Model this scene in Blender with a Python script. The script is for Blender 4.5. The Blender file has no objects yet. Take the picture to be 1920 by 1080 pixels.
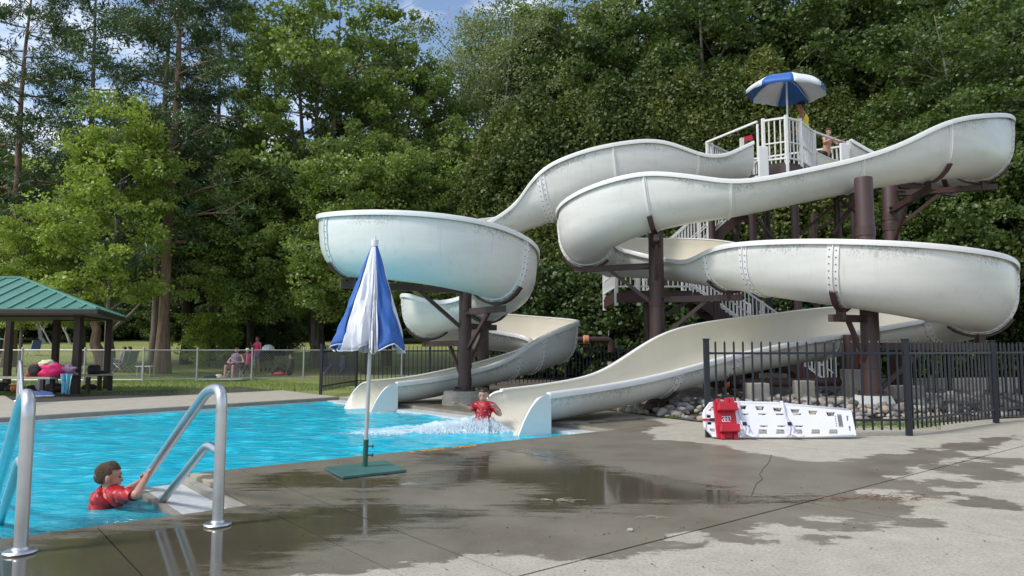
import bpy, bmesh, math, random
import numpy as np
from mathutils import Vector, Matrix
R = math.radians
rnd = random.Random(7)
nr = np.random.default_rng(7)
scene = bpy.context.scene
COL = scene.collection

# ------------------------------------------------------------------ camera
F = 1340.0; CAMZ = 1.1; HOR = 655.0
PITCH = math.atan((HOR-540)/F)
cd = bpy.data.cameras.new('camera'); cam = bpy.data.objects.new('camera', cd); COL.objects.link(cam)
cam.location = (0, 0, CAMZ); cam.rotation_euler = (math.pi/2+PITCH, 0, 0)
cd.sensor_width = 36; cd.lens = 36*F/1920; cd.clip_start = .05; cd.clip_end = 1500
scene.camera = cam
scene.render.resolution_x = 1024; scene.render.resolution_y = 576

# ------------------------------------------------------------------ light
SUN_EL, SUN_AZ = 48, 243       # azimuth: compass-like, clockwise from +Y
w = bpy.data.worlds.new('World'); scene.world = w; w.use_nodes = True
nt = w.node_tree; nt.nodes.clear()
def N(nt, t, **k):
    n = nt.nodes.new(t)
    for a, b in k.items(): setattr(n, a, b)
    return n
sky = N(nt, 'ShaderNodeTexSky', sky_type='NISHITA', sun_disc=False)
sky.sun_elevation = R(SUN_EL); sky.sun_rotation = R(SUN_AZ); sky.dust_density = 1.2
tc = N(nt, 'ShaderNodeTexCoord')
mp = N(nt, 'ShaderNodeMapping'); mp.inputs['Scale'].default_value = (1, 1, 2.2); mp.inputs['Location'].default_value = (.35, .1, 0)
nz = N(nt, 'ShaderNodeTexNoise'); nz.inputs['Scale'].default_value = 3.0; nz.inputs['Detail'].default_value = 7; nz.inputs['Roughness'].default_value = .6
rp = N(nt, 'ShaderNodeValToRGB'); rp.color_ramp.elements[0].position = .47; rp.color_ramp.elements[1].position = .66
mx = N(nt, 'ShaderNodeMix', data_type='RGBA')
bg = N(nt, 'ShaderNodeBackground'); bg.inputs['Strength'].default_value = .15
out = N(nt, 'ShaderNodeOutputWorld')
L = nt.links.new
L(tc.outputs['Generated'], mp.inputs[0]); L(mp.outputs[0], nz.inputs[0]); L(nz.outputs[0], rp.inputs[0])
L(rp.outputs[0], mx.inputs[0]); L(sky.outputs[0], mx.inputs[6]); mx.inputs[7].default_value = (7.6, 7.9, 8.4, 1)
L(mx.outputs[2], bg.inputs[0]); L(bg.outputs[0], out.inputs[0])
sl = bpy.data.lights.new('sun', 'SUN'); so = bpy.data.objects.new('sun', sl); COL.objects.link(so)
sl.energy = 2.2; sl.angle = R(11); sl.color = (1, .965, .92)
az = R(SUN_AZ); el = R(SUN_EL)
sd_ = Vector((math.sin(az)*math.cos(el), math.cos(az)*math.cos(el), math.sin(el)))
so.rotation_euler = (-sd_).to_track_quat('-Z', 'Y').to_euler()
scene.view_settings.view_transform = 'Standard'; scene.view_settings.look = 'None'
scene.view_settings.exposure = 0.38; scene.view_settings.gamma = 1; scene.view_settings.use_curve_mapping = False
scene.render.engine = 'CYCLES'

# ------------------------------------------------------------------ surveying helpers
cP, sP = math.cos(PITCH), math.sin(PITCH)
def P(px, py, Y):
    a = (px-960)/F; b = (540-py)/F
    k = Y/(cP-b*sP)
    return Vector((a*k, Y, CAMZ+(sP+b*cP)*k))
def G(px, py, z=0.0):
    a = (px-960)/F; b = (540-py)/F
    dz = sP+b*cP; k = (z-CAMZ)/dz
    return Vector((a*k, (cP-b*sP)*k, z))
def X(px, Y, z=1.0):           # world x seen at pixel column px, at distance Y and height z
    return (px-960)/F*(Y*cP+(z-CAMZ)*sP)
def project(p):
    x, y, z = p[0], p[1], p[2]-CAMZ
    d = y*cP+z*sP; u = -y*sP+z*cP
    return 960+F*x/d, 540-F*u/d

# ------------------------------------------------------------------ objects
def children_loc(o):
    v = Vector((0, 0, 0))
    while o is not None: v += Vector(o.location); o = o.parent
    return v
def tag(o, label=None, cat=None, group=None, kind=None):
    if label: o['label'] = label
    if cat: o['category'] = cat
    if group: o['group'] = group
    if kind: o['kind'] = kind
    return o
def thing(name, loc, label, cat, group=None):
    o = bpy.data.objects.new(name, None); COL.objects.link(o); o.location = loc; o.empty_display_size = .2
    return tag(o, label, cat, group)
def copy_tree(o, parent=None):
    c = o.copy(); COL.objects.link(c); c.parent = parent
    for ch in list(o.children): copy_tree(ch, c)
    return c
class MB:
    def __init__(s): s.v = []; s.f = []; s.m = []; s.mi = 0
    def add(s, vs, fs):
        b = len(s.v); s.v += [tuple(v) for v in vs]; s.f += [tuple(i+b for i in f) for f in fs]; s.m += [s.mi]*len(fs)
        return s
    def box(s, c, size, rot=None):
        hx, hy, hz = size[0]/2, size[1]/2, size[2]/2; c = Vector(c)
        vs = [Vector((x, y, z)) for x in (-hx, hx) for y in (-hy, hy) for z in (-hz, hz)]
        if rot is not None: vs = [rot @ v for v in vs]
        return s.add([c+v for v in vs], [(0,1,3,2),(4,6,7,5),(0,4,5,1),(2,3,7,6),(0,2,6,4),(1,5,7,3)])
    def bar(s, p, q, w, h, up=Vector((0,0,1))):
        p = Vector(p); q = Vector(q); d = (q-p); L_ = d.length; d.normalize()
        sx = d.cross(up)
        if sx.length < 1e-4: sx = Vector((1,0,0))
        sx.normalize(); u = sx.cross(d)
        m = Matrix((d, sx, u)).transposed()
        return s.box((p+q)/2, (L_, w, h), m)
    def tube(s, pts, r, n=8, cap=True):
        pts = [Vector(p) for p in pts]; k = len(pts)
        rr = r if isinstance(r, (list, tuple)) else [r]*k
        vs = []; prev = None
        for i, p in enumerate(pts):
            t = (pts[min(i+1, k-1)]-pts[max(i-1, 0)]).normalized()
            if prev is None:
                a = t.orthogonal().normalized()
            else:
                a = (prev-t*prev.dot(t)).normalized()
            prev = a; b = t.cross(a)
            for j in range(n):
                an = 2*math.pi*j/n
                vs.append(p+(a*math.cos(an)+b*math.sin(an))*rr[i])
        fs = [(i*n+j, i*n+(j+1) % n, (i+1)*n+(j+1) % n, (i+1)*n+j) for i in range(k-1) for j in range(n)]
        if cap: fs += [tuple(reversed(range(n))), tuple((k-1)*n+j for j in range(n))]
        return s.add(vs, fs)
    def lathe(s, c, prof, n=24, cap=True):
        c = Vector(c); k = len(prof)
        vs = [c+Vector((r*math.cos(2*math.pi*j/n), r*math.sin(2*math.pi*j/n), z)) for r, z in prof for j in range(n)]
        fs = [(i*n+j, i*n+(j+1) % n, (i+1)*n+(j+1) % n, (i+1)*n+j) for i in range(k-1) for j in range(n)]
        if cap: fs += [tuple(reversed(range(n))), tuple((k-1)*n+j for j in range(n))]
        return s.add(vs, fs)
    def prism(s, poly, z0, z1):
        n = len(poly)
        vs = [(p[0], p[1], z0) for p in poly]+[(p[0], p[1], z1) for p in poly]
        fs = [tuple(reversed(range(n))), tuple(range(n, 2*n))]+[(i, (i+1) % n, n+(i+1) % n, n+i) for i in range(n)]
        return s.add(vs, fs)
    def ball(s, c, r, n=10, m=7):
        c = Vector(c); r = Vector(r) if not isinstance(r, (int, float)) else Vector((r, r, r))
        vs = []; 
        for i in range(m+1):
            ph = math.pi*i/m
            for j in range(n):
                th = 2*math.pi*j/n
                vs.append(c+Vector((r[0]*math.sin(ph)*math.cos(th), r[1]*math.sin(ph)*math.sin(th), r[2]*math.cos(ph))))
        fs = [(i*n+j, (i+1)*n+j, (i+1)*n+(j+1) % n, i*n+(j+1) % n) for i in range(m) for j in range(n)]
        return s.add(vs, fs)
    def mesh(s, name, mats, off=(0,0,0), smooth=False):
        me = bpy.data.meshes.new(name)
        o = Vector(off)
        me.from_pydata([tuple(Vector(v)-o) for v in s.v], [], s.f)
        for m in (mats if isinstance(mats, (list, tuple)) else [mats]): me.materials.append(m)
        me.polygons.foreach_set('material_index', s.m)
        if smooth: me.polygons.foreach_set('use_smooth', [True]*len(s.f))
        me.update(); return me
    def build(s, name, mats, parent=None, loc=None, smooth=False, bevel=0):
        if parent is not None:
            base = children_loc(parent)
            off = base+Vector(loc if loc else (0,0,0))
        else: off = Vector(loc if loc else (0,0,0))
        me = s.mesh(name, mats, off, smooth)
        o = bpy.data.objects.new(name, me); COL.objects.link(o)
        o.location = loc if loc else (0,0,0); o.parent = parent
        if bevel:
            b = o.modifiers.new('bevel', 'BEVEL'); b.width = bevel; b.segments = 2; b.limit_method = 'ANGLE'
        if smooth: smooth_angle(me)
        return o
def smooth_angle(me, ang=42):
    try: me.set_sharp_from_angle(angle=R(ang))
    except Exception: pass
def np_mesh(name, V, Fc, mat, smooth=False, attrs=None):
    """V (n,3), Fc (m,k) arrays -> mesh, fast"""
    me = bpy.data.meshes.new(name)
    n, m, k = len(V), len(Fc), Fc.shape[1]
    me.vertices.add(n); me.vertices.foreach_set('co', np.ascontiguousarray(V, dtype=np.float32).ravel())
    me.loops.add(m*k); me.loops.foreach_set('vertex_index', np.ascontiguousarray(Fc, dtype=np.int32).ravel())
    me.polygons.add(m); me.polygons.foreach_set('loop_start', np.arange(0, m*k, k, dtype=np.int32))
    me.polygons.foreach_set('use_smooth', np.full(m, bool(smooth)))
    for mm in (mat if isinstance(mat, (list, tuple)) else [mat]): me.materials.append(mm)
    for nm, arr in (attrs or {}).items():
        a = me.attributes.new(nm, 'FLOAT', 'POINT'); a.data.foreach_set('value', np.ascontiguousarray(arr, dtype=np.float32))
    me.update(calc_edges=True); return me
def link(name, me, parent=None, loc=(0,0,0)):
    o = bpy.data.objects.new(name, me); COL.objects.link(o); o.parent = parent; o.location = loc; return o

# ------------------------------------------------------------------ materials
def base_mat(name):
    m = bpy.data.materials.new(name); m.use_nodes = True
    return m, m.node_tree, m.node_tree.nodes['Principled BSDF']
def noise(nt, scale, detail=4, rough=.55, coord='Object', vscale=None, dist=0):
    t = N(nt, 'ShaderNodeTexCoord')
    if coord == 'Position':
        g = N(nt, 'ShaderNodeNewGeometry'); src = g.outputs['Position']
    else: src = t.outputs[coord]
    if vscale:
        m = N(nt, 'ShaderNodeMapping'); m.inputs['Scale'].default_value = vscale
        nt.links.new(src, m.inputs[0]); src = m.outputs[0]
    n = N(nt, 'ShaderNodeTexNoise'); n.inputs['Scale'].default_value = scale; n.inputs['Detail'].default_value = detail
    n.inputs['Roughness'].default_value = rough; n.inputs['Distortion'].default_value = dist
    nt.links.new(src, n.inputs[0]); return n.outputs[0]
def ramp(nt, fac, stops):
    r = N(nt, 'ShaderNodeValToRGB'); e = r.color_ramp.elements
    while len(e) < len(stops): e.new(.5)
    for i, (p, c) in enumerate(stops):
        e[i].position = p; e[i].color = (c[0], c[1], c[2], 1) if not isinstance(c, (int, float)) else (c, c, c, 1)
    nt.links.new(fac, r.inputs[0]); return r.outputs[0]
def mixc(nt, fac, a, b, mode='MIX'):
    m = N(nt, 'ShaderNodeMix', data_type='RGBA', blend_type=mode)
    for i, v in ((0, fac), (6, a), (7, b)):
        if isinstance(v, (int, float)): m.inputs[i].default_value = v
        elif isinstance(v, (tuple, list)): m.inputs[i].default_value = (v[0], v[1], v[2], 1)
        else: nt.links.new(v, m.inputs[i])
    return m.outputs[2]
def mathn(nt, op, a, b=None, c=None, clamp=False):
    m = N(nt, 'ShaderNodeMath', operation=op, use_clamp=clamp)
    for i, v in enumerate((a, b, c)):
        if v is None: continue
        if isinstance(v, (int, float)): m.inputs[i].default_value = v
        else: nt.links.new(v, m.inputs[i])
    return m.outputs[0]
def sstep(nt, v, lo, hi):
    m = N(nt, 'ShaderNodeMapRange', interpolation_type='SMOOTHSTEP'); m.inputs[1].default_value = lo; m.inputs[2].default_value = hi
    nt.links.new(v, m.inputs[0]); return m.outputs[0]
def bump(nt, b, h, strength=.3, dist=.01):
    n = N(nt, 'ShaderNodeBump'); n.inputs['Strength'].default_value = strength; n.inputs['Distance'].default_value = dist
    nt.links.new(h, n.inputs['Height']); nt.links.new(n.outputs[0], b.inputs['Normal']); return n
def mat(name, c, rough=.6, metal=0, var=.18, scale=6, bmp=0, bscale=60, c2=None, vscale=None, coat=0):
    m, nt, b = base_mat(name)
    c2 = c2 or tuple(x*(1-var) for x in c)
    n = noise(nt, scale, 5, .6, 'Object', vscale)
    nt.links.new(ramp(nt, n, [(.3, c2), (.7, c)]), b.inputs['Base Color'])
    b.inputs['Roughness'].default_value = rough; b.inputs['Metallic'].default_value = metal
    b.inputs['Coat Weight'].default_value = coat
    if bmp: bump(nt, b, noise(nt, bscale, 3), bmp, .01)
    return m
def attr(nt, name):
    a = N(nt, 'ShaderNodeAttribute', attribute_name=name); return a.outputs['Fac']
M = {}
# concrete with damp areas and standing water given by the attributes damp / puddle (signed metres)
def concrete_mat(name, dry=(.41,.374,.298), wet=(.165,.143,.104)):
    m, nt, b = base_mat(name)
    big = noise(nt, .7, 6, .6, 'Position'); fine = noise(nt, 55, 5, .7, 'Position'); mid = noise(nt, 4.5, 6, .65, 'Position')
    c = ramp(nt, big, [(.3, tuple(x*.84 for x in dry)), (.7, dry)])
    c = mixc(nt, .5, c, ramp(nt, mid, [(.35, tuple(x*.78 for x in dry)), (.65, tuple(x*1.12 for x in dry))]))
    spk = ramp(nt, fine, [(.33, .55), (.5, 1.0), (.72, 1.22)])
    c = mixc(nt, .75, c, spk, 'MULTIPLY')
    edge = noise(nt, 1.5, 7, .66, 'Position', None, .4)
    sx = noise(nt, 6, 5, .7, 'Position', (.35, 1.6, 1))
    d = mathn(nt, 'ADD', attr(nt, 'damp'), mathn(nt, 'MULTIPLY_ADD', edge, 1.1, -.55))
    d = mathn(nt, 'ADD', d, mathn(nt, 'MULTIPLY_ADD', sx, .3, -.15))
    damp = sstep(nt, d, -.035, .03)
    p = mathn(nt, 'ADD', attr(nt, 'puddle'), mathn(nt, 'MULTIPLY_ADD', sx, 1.3, -.65))
    p = mathn(nt, 'ADD', p, mathn(nt, 'MULTIPLY_ADD', edge, .9, -.42))
    pud = sstep(nt, p, -.12, .26)
    wc = ramp(nt, noise(nt, 1.3, 6, .65, 'Position'), [(.3, (wet[0]*.72, wet[1]*.68, wet[2]*.6)), (.5, wet), (.72, tuple(x*1.25 for x in wet))])
    wc = mixc(nt, .55, wc, spk, 'MULTIPLY')
    c = mixc(nt, damp, c, wc)
    rust = noise(nt, 1.1, 5, .6, 'Position', (.4, 1, 1))
    pc = ramp(nt, rust, [(.42, (.058,.050,.035)), (.62, (.070,.056,.036)), (.78, (.10,.062,.030))])
    c = mixc(nt, mathn(nt, 'MULTIPLY', pud, .85), c, pc)
    nt.links.new(c, b.inputs['Base Color'])
    r = mathn(nt, 'MULTIPLY_ADD', damp, -.42, .86)
    inv = mathn(nt, 'SUBTRACT', 1.0, pud)
    r = mathn(nt, 'MULTIPLY_ADD', r, inv, mathn(nt, 'MULTIPLY', pud, .075))
    nt.links.new(r, b.inputs['Roughness'])
    b.inputs['IOR'].default_value = 1.4
    h = mathn(nt, 'MULTIPLY', fine, inv)
    h2 = mathn(nt, 'MULTIPLY_ADD', noise(nt, 9, 2, .5, 'Position'), .10, h)
    bump(nt, b, h2, .22, .006)
    return m
M['concrete'] = concrete_mat('deck_concrete')
M['joint'] = mat('joint_filler', (.05,.045,.038), .9)
M['coping'] = mat('coping_concrete', (.27,.25,.21), .6, var=.3, scale=3, bmp=.3)
M['gutter'] = mat('white_gutter', (.62,.64,.63), .35, var=.25, scale=14, bmp=.4, bscale=40)
M['basin'] = mat('basin_paint', (.16,.55,.66), .5, var=.06)
M['footing'] = mat('cast_concrete', (.36,.34,.29), .85, var=.4, scale=4, bmp=.5, bscale=30)
M['footing_pale'] = mat('painted_footing', (.52,.53,.52), .75, var=.35, scale=5, bmp=.4, bscale=30)
M['steel'] = mat('brushed_steel', (.62,.62,.63), .36, 1, var=.15, scale=9, bmp=.04)
M['galv'] = mat('galvanised_steel', (.55,.56,.56), .45, .7, var=.15)
M['wire'] = mat('fence_wire', (.42,.44,.43), .5, .5)
M['blackmetal'] = mat('black_fence_paint', (.014,.018,.026), .42, 0, var=.3)
M['brown'] = mat('brown_steel_paint', (.072,.037,.033), .5, 0, var=.4, scale=2.5, bmp=.1, vscale=(1,1,.3))
M['darkbrown'] = mat('dark_brown_timber', (.035,.022,.02), .6, var=.3)
M['white'] = mat('white_rail_paint', (.74,.73,.71), .4, var=.12)
M['boardwhite'] = mat('white_plastic', (.80,.80,.84), .35, var=.05)
M['red'] = mat('red_foam', (.46,.010,.026), .4, var=.15)
M['redcloth'] = mat('red_cloth', (.52,.008,.016), .42, var=.55, scale=14, bmp=.3, bscale=35)
M['black'] = mat('black_cloth', (.012,.012,.014), .7)
M['navy'] = mat('navy_trim', (.02,.03,.12), .6)
M['webbing'] = mat('pale_webbing', (.66,.66,.76), .6, var=.1)
M['bluecanvas'] = mat('blue_canvas', (.022,.12,.42), .55, var=.2, scale=5, bmp=.12, bscale=12)
M['whitecanvas'] = mat('white_canvas', (.72,.74,.80), .55, var=.1, scale=5, bmp=.12, bscale=12)
M['plate'] = mat('green_base_paint', (.055,.16,.14), .4, var=.35, scale=5)
M['sleeve'] = mat('dark_green_sleeve', (.015,.10,.075), .4)
M['skin'] = mat('skin', (.50,.27,.19), .5, var=.12, scale=9)
M['skintan'] = mat('skin_tanned', (.30,.14,.085), .5, var=.12)
M['hair'] = mat('brown_hair', (.105,.058,.030), .85, var=.75, scale=70, vscale=(1,1,.15), bmp=.9, bscale=90)
M['hairdark'] = mat('wet_black_hair', (.012,.010,.010), .35)
M['yellow'] = mat('yellow_cloth', (.78,.60,.03), .6)
M['yellowpaint'] = mat('yellow_marking', (.62,.48,.05), .6, var=.3, scale=20)
M['orangepaint'] = mat('orange_marking', (.72,.36,.09), .6, var=.4, scale=22)
M['ink'] = mat('dark_print', (.03,.03,.03), .6)
M['pink'] = mat('hot_pink_cloth', (.80,.016,.16), .6, bmp=.3, bscale=20)
M['cream'] = mat('cream_towel', (.75,.72,.50), .8)
M['teal'] = mat('teal_towel', (.03,.32,.50), .8, c2=(.35,.6,.65), scale=12)
M['purple'] = mat('purple_print_towel', (.22,.09,.33), .8, c2=(.5,.35,.3), scale=14)
M['floral'] = mat('floral_dress', (.35,.22,.33), .8, c2=(.08,.06,.1), scale=22)
M['denim'] = mat('blue_denim', (.05,.10,.22), .8)
M['orange'] = mat('orange_plastic', (.75,.20,.05), .5)
M['peach'] = mat('orange_pipe_coupling', (.62,.25,.13), .55)
M['greyplastic'] = mat('grey_plastic', (.35,.36,.36), .5)
M['benchtop'] = mat('weathered_bench_planks', (.42,.40,.30), .7, var=.3, vscale=(1,6,1))
M['bluechair'] = mat('blue_chair_cloth', (.08,.14,.38), .6)
M['sagecloth'] = mat('sage_chair_cloth', (.30,.38,.33), .7)
M['rock'] = mat('grey_rock', (.30,.28,.25), .8, var=.5, scale=5, bmp=.4, bscale=25)
M['rocktan'] = mat('tan_rock', (.44,.36,.27), .8, var=.35, scale=5, bmp=.4, bscale=25)
M['rockdark'] = mat('dark_rock', (.13,.12,.11), .8, var=.5, scale=5, bmp=.4, bscale=25)
M['rockpale'] = mat('pale_rock', (.40,.39,.35), .8, var=.3, scale=5, bmp=.4, bscale=25)
M['tealroof'] = mat('green_roof_metal', (.075,.235,.175), .38, .1, var=.25, scale=1.5)
M['tealrib'] = mat('green_roof_rib', (.13,.32,.25), .38, .1, var=.2)
M['soffit'] = mat('roof_soffit', (.20,.20,.18), .7)
def bark(name, c, c2):
    m, nt, b = base_mat(name)
    n = noise(nt, 7, 6, .7, 'Object', (1, 1, .18), .6)
    nt.links.new(ramp(nt, n, [(.35, c2), (.65, c)]), b.inputs['Base Color']); b.inputs['Roughness'].default_value = .9
    bump(nt, b, n, .9, .05); return m
M['bark'] = bark('grey_brown_bark', (.20,.175,.15), (.07,.06,.05))
M['barkdark'] = bark('dark_bark', (.06,.05,.042), (.02,.017,.015))
M['barkred'] = bark('reddish_bark', (.34,.22,.15), (.13,.09,.07))
M['barkpale'] = bark('pale_bark', (.42,.40,.37), (.18,.17,.15))
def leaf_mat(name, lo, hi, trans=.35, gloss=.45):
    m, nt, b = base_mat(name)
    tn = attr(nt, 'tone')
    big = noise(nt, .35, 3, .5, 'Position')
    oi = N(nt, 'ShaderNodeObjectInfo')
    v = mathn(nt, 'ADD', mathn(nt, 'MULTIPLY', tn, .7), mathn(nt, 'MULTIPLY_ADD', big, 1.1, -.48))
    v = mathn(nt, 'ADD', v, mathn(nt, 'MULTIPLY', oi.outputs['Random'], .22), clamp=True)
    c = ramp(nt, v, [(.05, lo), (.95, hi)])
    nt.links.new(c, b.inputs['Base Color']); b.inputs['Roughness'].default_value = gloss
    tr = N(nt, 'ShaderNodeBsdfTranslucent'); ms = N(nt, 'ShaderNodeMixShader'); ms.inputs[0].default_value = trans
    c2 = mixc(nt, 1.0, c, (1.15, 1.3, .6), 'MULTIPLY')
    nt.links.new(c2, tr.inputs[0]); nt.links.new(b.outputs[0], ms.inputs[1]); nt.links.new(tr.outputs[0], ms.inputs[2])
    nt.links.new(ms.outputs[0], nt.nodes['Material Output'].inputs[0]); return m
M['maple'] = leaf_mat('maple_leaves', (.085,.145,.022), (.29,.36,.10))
M['mapledark'] = leaf_mat('maple_leaves_shade_tint', (.035,.075,.014), (.15,.205,.055))  # darker copy of the maple leaves, shade put into the leaf colour
M['maplelight'] = leaf_mat('young_maple_leaves', (.15,.225,.03), (.36,.43,.09))
M['pineleaf'] = leaf_mat('pine_needles', (.030,.066,.026), (.11,.165,.06), .15)
M['cedar'] = leaf_mat('cedar_sprays', (.032,.064,.012), (.185,.215,.046), .25, .6)
M['sparse'] = leaf_mat('poplar_leaves', (.10,.14,.045), (.33,.37,.18), .3)
M['deepgreen'] = leaf_mat('understory_leaves', (.022,.05,.012), (.09,.13,.033), .25)
# grass
def grass_mat(name, a, b_, stripe=False):
    m, nt, b = base_mat(name)
    n1 = noise(nt, .12, 6, .65, 'Position', (.35, 1, 1)); n2 = noise(nt, 6, 6, .8, 'Position')
    c = ramp(nt, n1, [(.35, a), (.62, b_)])
    c = mixc(nt, .8, c, ramp(nt, n2, [(.3, .5), (.7, 1.25)]), 'MULTIPLY')
    nt.links.new(c, b.inputs['Base Color']); b.inputs['Roughness'].default_value = .9
    bump(nt, b, noise(nt, 30, 4, .8, 'Position'), .8, .05); return m
M['lawn'] = grass_mat('lawn_grass', (.16,.22,.045), (.33,.34,.10))
M['blade'] = leaf_mat('grass_blades', (.10,.17,.03), (.22,.29,.07), .3)
# flume: pale gel-coat; attribute rimdist = metres below the rim on the outside
def flume_outer():
    m, nt, b = base_mat('flume_outer_gelcoat')
    sp = noise(nt, 22, 6, .8, 'Position', (1.3, 1.3, .8)); band = noise(nt, 1.1, 4, .6, 'Position')
    rd = attr(nt, 'rimdist')
    m1 = mathn(nt, 'SUBTRACT', 1.0, sstep(nt, rd, .05, .50))
    m1 = mathn(nt, 'MULTIPLY', m1, sstep(nt, band, .30, .62))
    thr = mathn(nt, 'MULTIPLY_ADD', m1, .27, -.77)
    s = sstep(nt, mathn(nt, 'ADD', sp, thr), -.10, .05)
    bb = noise(nt, 2, 5, .6, 'Position', (.5,.5,2.5))
    c = ramp(nt, bb, [(.3, (.61,.61,.565)), (.7, (.70,.70,.655))])
    stk = noise(nt, 9, 4, .7, 'Position', (1.4, 1.4, .10))
    c = mixc(nt, mathn(nt, 'MULTIPLY', sstep(nt, stk, .52, .74), .22), c, (.40,.38,.30))
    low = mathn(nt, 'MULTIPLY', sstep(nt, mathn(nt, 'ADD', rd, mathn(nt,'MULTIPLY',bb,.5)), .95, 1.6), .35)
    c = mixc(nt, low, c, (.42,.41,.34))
    c = mixc(nt, mathn(nt, 'MULTIPLY', s, .5), c, (.15,.145,.12))
    nt.links.new(c, b.inputs['Base Color']); b.inputs['Roughness'].default_value = .33
    return m
M['flume_out'] = flume_outer()
M['flume_in'] = mat('flume_inner_gelcoat', (.66,.62,.50), .3, var=.1, scale=1.5)
M['flume_rim'] = mat('flume_rim', (.74,.74,.71), .35, var=.06)
M['bolt'] = mat('bolt_heads', (.17,.155,.135), .5, .4)
def water_mat():
    m, nt, b = base_mat('pool_water')
    n1 = noise(nt, 2.4, 4, .6, 'Position', (.55, 1.35, 1), .3); n2 = noise(nt, 8, 5, .65, 'Position', (.5, 1.5, 1), .5)
    fo = attr(nt, 'foam'); sh = attr(nt, 'shallow')
    c = ramp(nt, n2, [(.30, (.005,.36,.53)), (.5, (.016,.52,.69)), (.66, (.11,.69,.81))])
    c = mixc(nt, sh, c, (.09,.36,.38))
    rn = noise(nt, 5.5, 3, .55, 'Position', (.8, 2.4, 1), 1.2)
    rg = mathn(nt, 'SUBTRACT', 1.0, mathn(nt, 'MULTIPLY', mathn(nt, 'ABSOLUTE', mathn(nt, 'SUBTRACT', rn, .5)), 9.0), clamp=True)
    fn = noise(nt, 9, 7, .75, 'Position')
    fm = sstep(nt, mathn(nt, 'ADD', fo, mathn(nt, 'MULTIPLY_ADD', fn, 1.7, -.95)), .0, .55)
    fm = mathn(nt, 'MULTIPLY', fm, sstep(nt, fo, .02, .25))
    c = mixc(nt, mathn(nt, 'MULTIPLY', fm, .85), c, (.72,.82,.86))
    nt.links.new(c, b.inputs['Base Color']); b.inputs['Roughness'].default_value = .07; b.inputs['IOR'].default_value = 1.33
    h = mathn(nt, 'ADD', mathn(nt, 'MULTIPLY', n1, 1.0), mathn(nt, 'MULTIPLY', n2, .5))
    h = mathn(nt, 'ADD', h, mathn(nt, 'MULTIPLY', mathn(nt, 'MULTIPLY', rg, sh), 1.4))
    bump(nt, b, h, .55, .055)
    tp = N(nt, 'ShaderNodeBsdfRefraction'); tp.inputs['IOR'].default_value = 1.33; tp.inputs['Color'].default_value = (.80,.97,.97,1)
    bn = [x for x in nt.nodes if x.type == 'BUMP'][0]; nt.links.new(bn.outputs[0], tp.inputs['Normal'])
    ms = N(nt, 'ShaderNodeMixShader')
    f = mathn(nt, 'MULTIPLY_ADD', sh, .62, .14); f = mathn(nt, 'MULTIPLY', f, mathn(nt, 'SUBTRACT', 1.0, fm))
    nt.links.new(f, ms.inputs[0]); nt.links.new(b.outputs[0], ms.inputs[1]); nt.links.new(tp.outputs[0], ms.inputs[2])
    nt.links.new(ms.outputs[0], nt.nodes['Material Output'].inputs[0]); return m
M['water'] = water_mat()
def spray():
    m, nt, b = base_mat('white_spray'); b.inputs['Base Color'].default_value = (.80, .89, .94, 1); b.inputs['Roughness'].default_value = .25
    tr = N(nt, 'ShaderNodeBsdfTransparent'); ms = N(nt, 'ShaderNodeMixShader'); ms.inputs[0].default_value = .42
    nt.links.new(b.outputs[0], ms.inputs[1]); nt.links.new(tr.outputs[0], ms.inputs[2]); nt.links.new(ms.outputs[0], nt.nodes['Material Output'].inputs[0]); return m
M['foam'] = spray()

# ------------------------------------------------------------------ pool frame  (u along the near edge, v away from it)
UANG = R(39.0)
C0 = G(1160, 805); U = Vector((math.cos(UANG), math.sin(UANG), 0)); V = Vector((-math.sin(UANG), math.cos(UANG), 0))
def UV(u, v, z=0.0):
    p = C0+U*u+V*v; return Vector((p.x, p.y, z))
def toUV(p):
    d = Vector((p[0]-C0.x, p[1]-C0.y, 0)); return d.dot(U), d.dot(V)
WZ = -.10
vfar = toUV(G(600, 746))[1]+.1
aR_u = toUV(G(368, 894))[0]                      # right side of the stair alcove
aV = toUV(G(240, 978))[1]                        # its near side
uL = -15.0
ualL = -11.0
# signed distance to polygon (numpy)
def sdist(px, py, poly):
    poly = np.array(poly); n = len(poly); d = np.full(px.shape, 1e9); ins = np.zeros(px.shape, bool)
    for i in range(n):
        a = poly[i]; b = poly[(i+1) % n]; e = b-a
        wx = px-a[0]; wy = py-a[1]
        t = np.clip((wx*e[0]+wy*e[1])/(e@e+1e-12), 0, 1)
        d = np.minimum(d, np.hypot(wx-t*e[0], wy-t*e[1]))
        c = ((a[1] > py) != (b[1] > py)) & (px < (b[0]-a[0])*(py-a[1])/(b[1]-a[1]+1e-12)+a[0])
        ins ^= c
    return np.where(ins, d, -d)
def gpoly(pts): return [tuple(G(a, b)[:2]) for a, b in pts]
DAMP = [gpoly([(-900,1250),(-900,1120),(0,1000),(362,948),(366,884),(1160,795),(1200,812),(1275,829),(1372,840),(1447,853),(1485,866),(1590,866),(1627,853),(1680,851),(1725,844),(1777,836),(1882,820),(1905,818),(1852,842),(1785,861),(1672,892),(1750,905),(1755,920),(1620,922),(1710,937),(1695,950),(1590,956),(1455,971),(1417,990),(1290,1005),(1365,1028),(1230,1035),(1117,1039),(1005,1052),(855,1054),(705,1063),(560,1085),(300,1150)]),
        gpoly([(1020,800),(1200,783),(1260,796),(1180,812),(1100,816)]), gpoly([(760,765),(900,735),(1180,770),(1100,790)])]
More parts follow.
